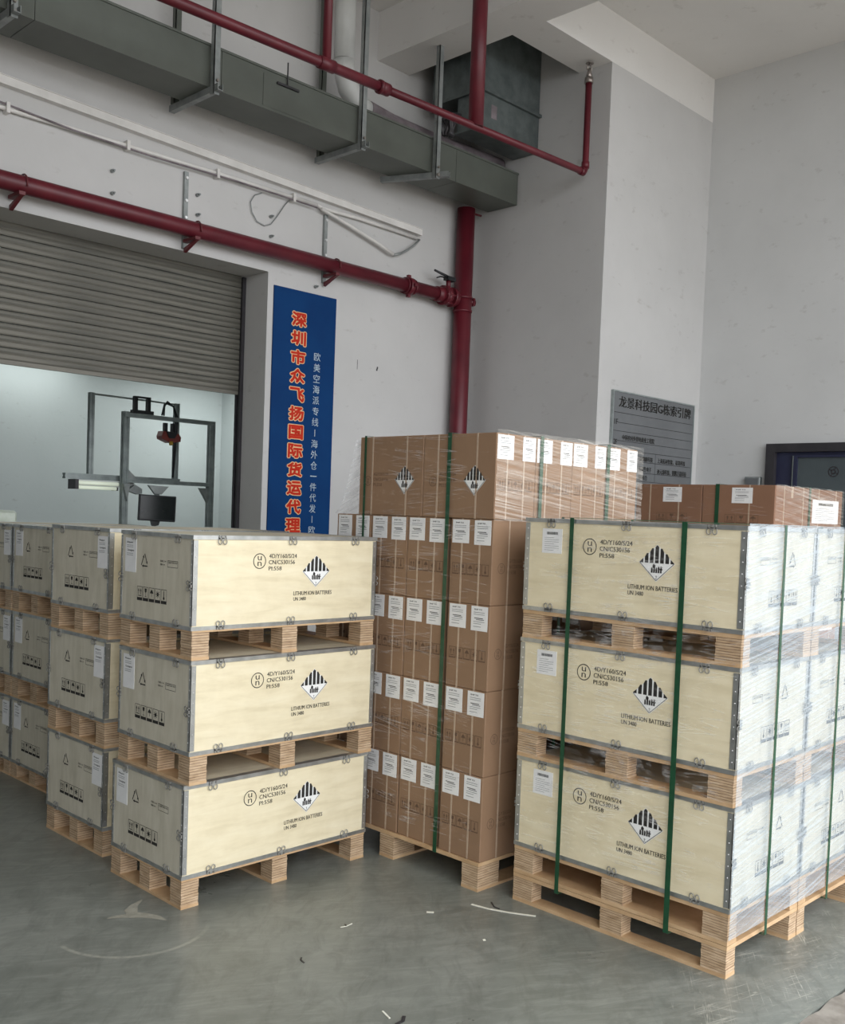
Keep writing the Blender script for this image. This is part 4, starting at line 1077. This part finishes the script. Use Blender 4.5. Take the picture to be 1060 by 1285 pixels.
MB().box(2.20, FY+0.04, 1.715, 2.205, FY+0.15, 1.745).build('end_cap', 'frame_dark', t2)
t3 = thing('monitor', 'black computer monitor hung on a bracket from the workstation rail', 'monitor', (2.535, FY-0.05, 1.575))
MB().bevbox(-0.165, -0.02, -0.115, 0.165, 0.02, 0.115, 0.006).build('bezel', 'black', t3)
MB().box(-0.152, -0.0215, -0.098, 0.152, -0.019, 0.104).build('screen', 'screen', t3)
MB().box(-0.02, 0.02, -0.03, 0.02, 0.045, 0.2).box(-0.012, -0.0, 0.115, -0.004, 0.02, 0.17).box(0.010, 0.0, 0.115, 0.018, 0.02, 0.17).build('hanging_arm', 'alu', t3)
MB().prism([(-0.09, 0.199), (0.09, 0.199), (0.03, 0.125), (-0.03, 0.125)], 'y', -0.02, 0.03).build('mount_plate', 'hanger', t3)
MB().prism([(-0.05, -0.115), (0.03, -0.115), (0.02, -0.15), (-0.03, -0.165), (-0.04, -0.15)], 'y', -0.012, 0.02).build('cable_stub', 'black', t3)
for o in (t3,): o.rotation_euler = (0, 0.03, -0.25)
t4 = thing('scanner_bracket', 'black open bracket on the top rail of the workstation frame', 'bracket', (2.355, FY-0.055, 2.391))
MB().box(-0.09, -0.03, 0, 0.105, 0.03, 0.03).build('base', 'black', t4)
MB().box(-0.075, -0.02, 0.03, -0.045, 0.02, 0.14).build('leg', 'black', t4); MB().box(0.05, -0.02, 0.03, 0.08, 0.02, 0.15).build('leg', 'black', t4)
MB().box(-0.075, -0.018, 0.135, 0.08, 0.018, 0.15).build('cross_piece', 'black', t4)
t5 = thing('barcode_scanner', 'red and black overhead scanner hanging under the workstation top rail', 'scanner', (2.625, FY-0.055, 2.22))
MB().box(-0.045, -0.02, 0.04, -0.018, 0.02, 0.115).build('leg', 'black', t5); MB().box(0.03, -0.02, 0.04, 0.057, 0.02, 0.115).build('leg', 'black', t5)
MB().prism([(-0.09, -0.005), (-0.075, 0.04), (0.08, 0.025), (0.105, -0.005), (0.10, -0.045), (0.06, -0.05), (0.0, -0.06), (-0.085, -0.03)], 'y', -0.045, 0.045).build('body', 'red_dev', t5)
MB().prism([(-0.05, 0.04), (0.06, 0.03), (0.03, -0.02), (-0.02, -0.02)], 'y', -0.06, 0.05).build('head', 'black', t5)
MB().tube([(0.0, -0.05, -0.05), (0.0, -0.055, -0.08)], 0.018, 8).build('lens', 'yellow_dev', t5)
mb = MB()
for d in (0, 0.02):
    mb.tube([(2.58 - d, FY-0.05, 2.40), (2.60, FY-0.02, 2.48 + d), (2.66, FY + 0.03, 2.535 - d), (2.74, FY + 0.06, 2.50), (2.795 - d, FY+0.07, 2.40), (2.79 - d, FY+0.08, 2.2), (2.765, FY+0.08, 1.86)], 0.008, 6)
o = mb.build('cable', 'black'); tag(o, 'black cables arching from the scanner down the rear workstation post', 'cable')
# wrapped load inside, far left
t = thing('wrapped_load', 'pale green wrapped pallet load just inside the shutter at the left edge', 'load', (0.2, 4.3, 0))
MB().bevbox(0, 0, 0.12, 0.98, 0.95, 1.522, 0.02).build('wrapped_boxes', 'wrapped', t)
for x in (0.0, 0.44, 0.88):
    for y in (0.0, 0.42, 0.85): MB().box(x, y, 0, x+0.1, y+0.1, 0.105).build('block', 'wood_l', t)
MB().box(0, 0, 0.105, 0.98, 0.95, 0.12).build('deck_panel', 'board', t)

# ------------------------------------------------------------------ litter on the floor
def strip(name, pts, w, mat, label, cat='litter', h=0.002):
    mb = MB()
    for (a, b_) in zip(pts[:-1], pts[1:]):
        d = Vector((b_[0]-a[0], b_[1]-a[1])).normalized(); n = Vector((-d.y, d.x))*w/2
        mb.prism([(a[0]+n.x, a[1]+n.y), (a[0]-n.x, a[1]-n.y), (b_[0]-n.x, b_[1]-n.y), (b_[0]+n.x, b_[1]+n.y)], 'z', 0.0004, h)
    o = mb.build(name, mat); tag(o, label, cat); return o
strip('strap_offcut', [(0.937, -0.722), (0.955, -0.80), (0.99, -0.88), (1.045, -0.976)], 0.012, 'offwhite', 'long white strap offcut on the floor between the carton and crate pallets')
strip('wire_scrap', [(1.02, -0.76), (0.99, -0.80), (0.99, -0.83)], 0.006, 'frame_dark', 'thin dark wire scrap crossing the white strap offcut')
strip('strap_offcut', [(0.735, -0.658), (0.755, -0.68)], 0.014, 'offwhite', 'short white scrap on the floor left of the long strap offcut')
strip('wire_scrap', [(0.372, -0.545), (0.395, -0.552), (0.405, -0.535), (0.395, -0.552), (0.43, -0.548)], 0.004, 'offwhite', 'tiny forked pale scrap on the open floor')
strip('wire_scrap', [(0.092, -0.655), (0.078, -0.67), (0.073, -0.695)], 0.006, 'frame_dark', 'small dark curl of wire on the floor before the left stack')
strip('strap_offcut', [(0.045, -1.135), (0.03, -1.185)], 0.006, 'offwhite', 'small straight white scrap on the floor near the bottom edge')
strip('wire_scrap', [(0.075, -1.205), (0.05, -1.225), (0.02, -1.225)], 0.012, 'frame_dark', 'dark scrap at the bottom edge of the floor')
strip('wire_scrap', [(0.715, -0.985), (0.708, -0.995)], 0.010, 'offwhite', 'pale speck on the floor before the wrapped stack')
mb = MB(); rnd = random.Random(4)
def blob(pts, w, hz=0.0006):
    L_, R_ = [], []
    for k, p_ in enumerate(pts):
        a = pts[max(k-1, 0)]; c = pts[min(k+1, len(pts)-1)]
        d = Vector((c[0]-a[0], c[1]-a[1])).normalized(); n = Vector((-d.y, d.x))
        q = w[k]*rnd.uniform(0.7, 1.2); L_.append((p_[0]+n.x*q, p_[1]+n.y*q)); q = w[k]*rnd.uniform(0.7, 1.2); R_.append((p_[0]-n.x*q, p_[1]-n.y*q))
    for k in range(len(pts)-1): mb.face([(*L_[k], hz), (*R_[k], hz), (*R_[k+1], hz), (*L_[k+1], hz)])
blob([(-0.262, 0.106), (-0.235, 0.10), (-0.20, 0.088), (-0.165, 0.068), (-0.135, 0.035), (-0.11, -0.01), (-0.098, -0.055)], [0.004, 0.014, 0.022, 0.026, 0.023, 0.018, 0.005])
blob([(-0.172, 0.078), (-0.155, 0.115), (-0.12, 0.15), (-0.066, 0.186)], [0.018, 0.024, 0.018, 0.004], 0.0012)
o = mb.build('dust_smudge', 'dust', fix=False); o['kind'] = 'stuff'; o['label'] = 'pale branching dust smudge on the floor before the left stack'

# the patterns everything was copied from are not part of the scene
def drop(o):
    for ch in list(o.children): drop(ch)
    bpy.data.objects.remove(o)
for o in PROTOS: drop(o)
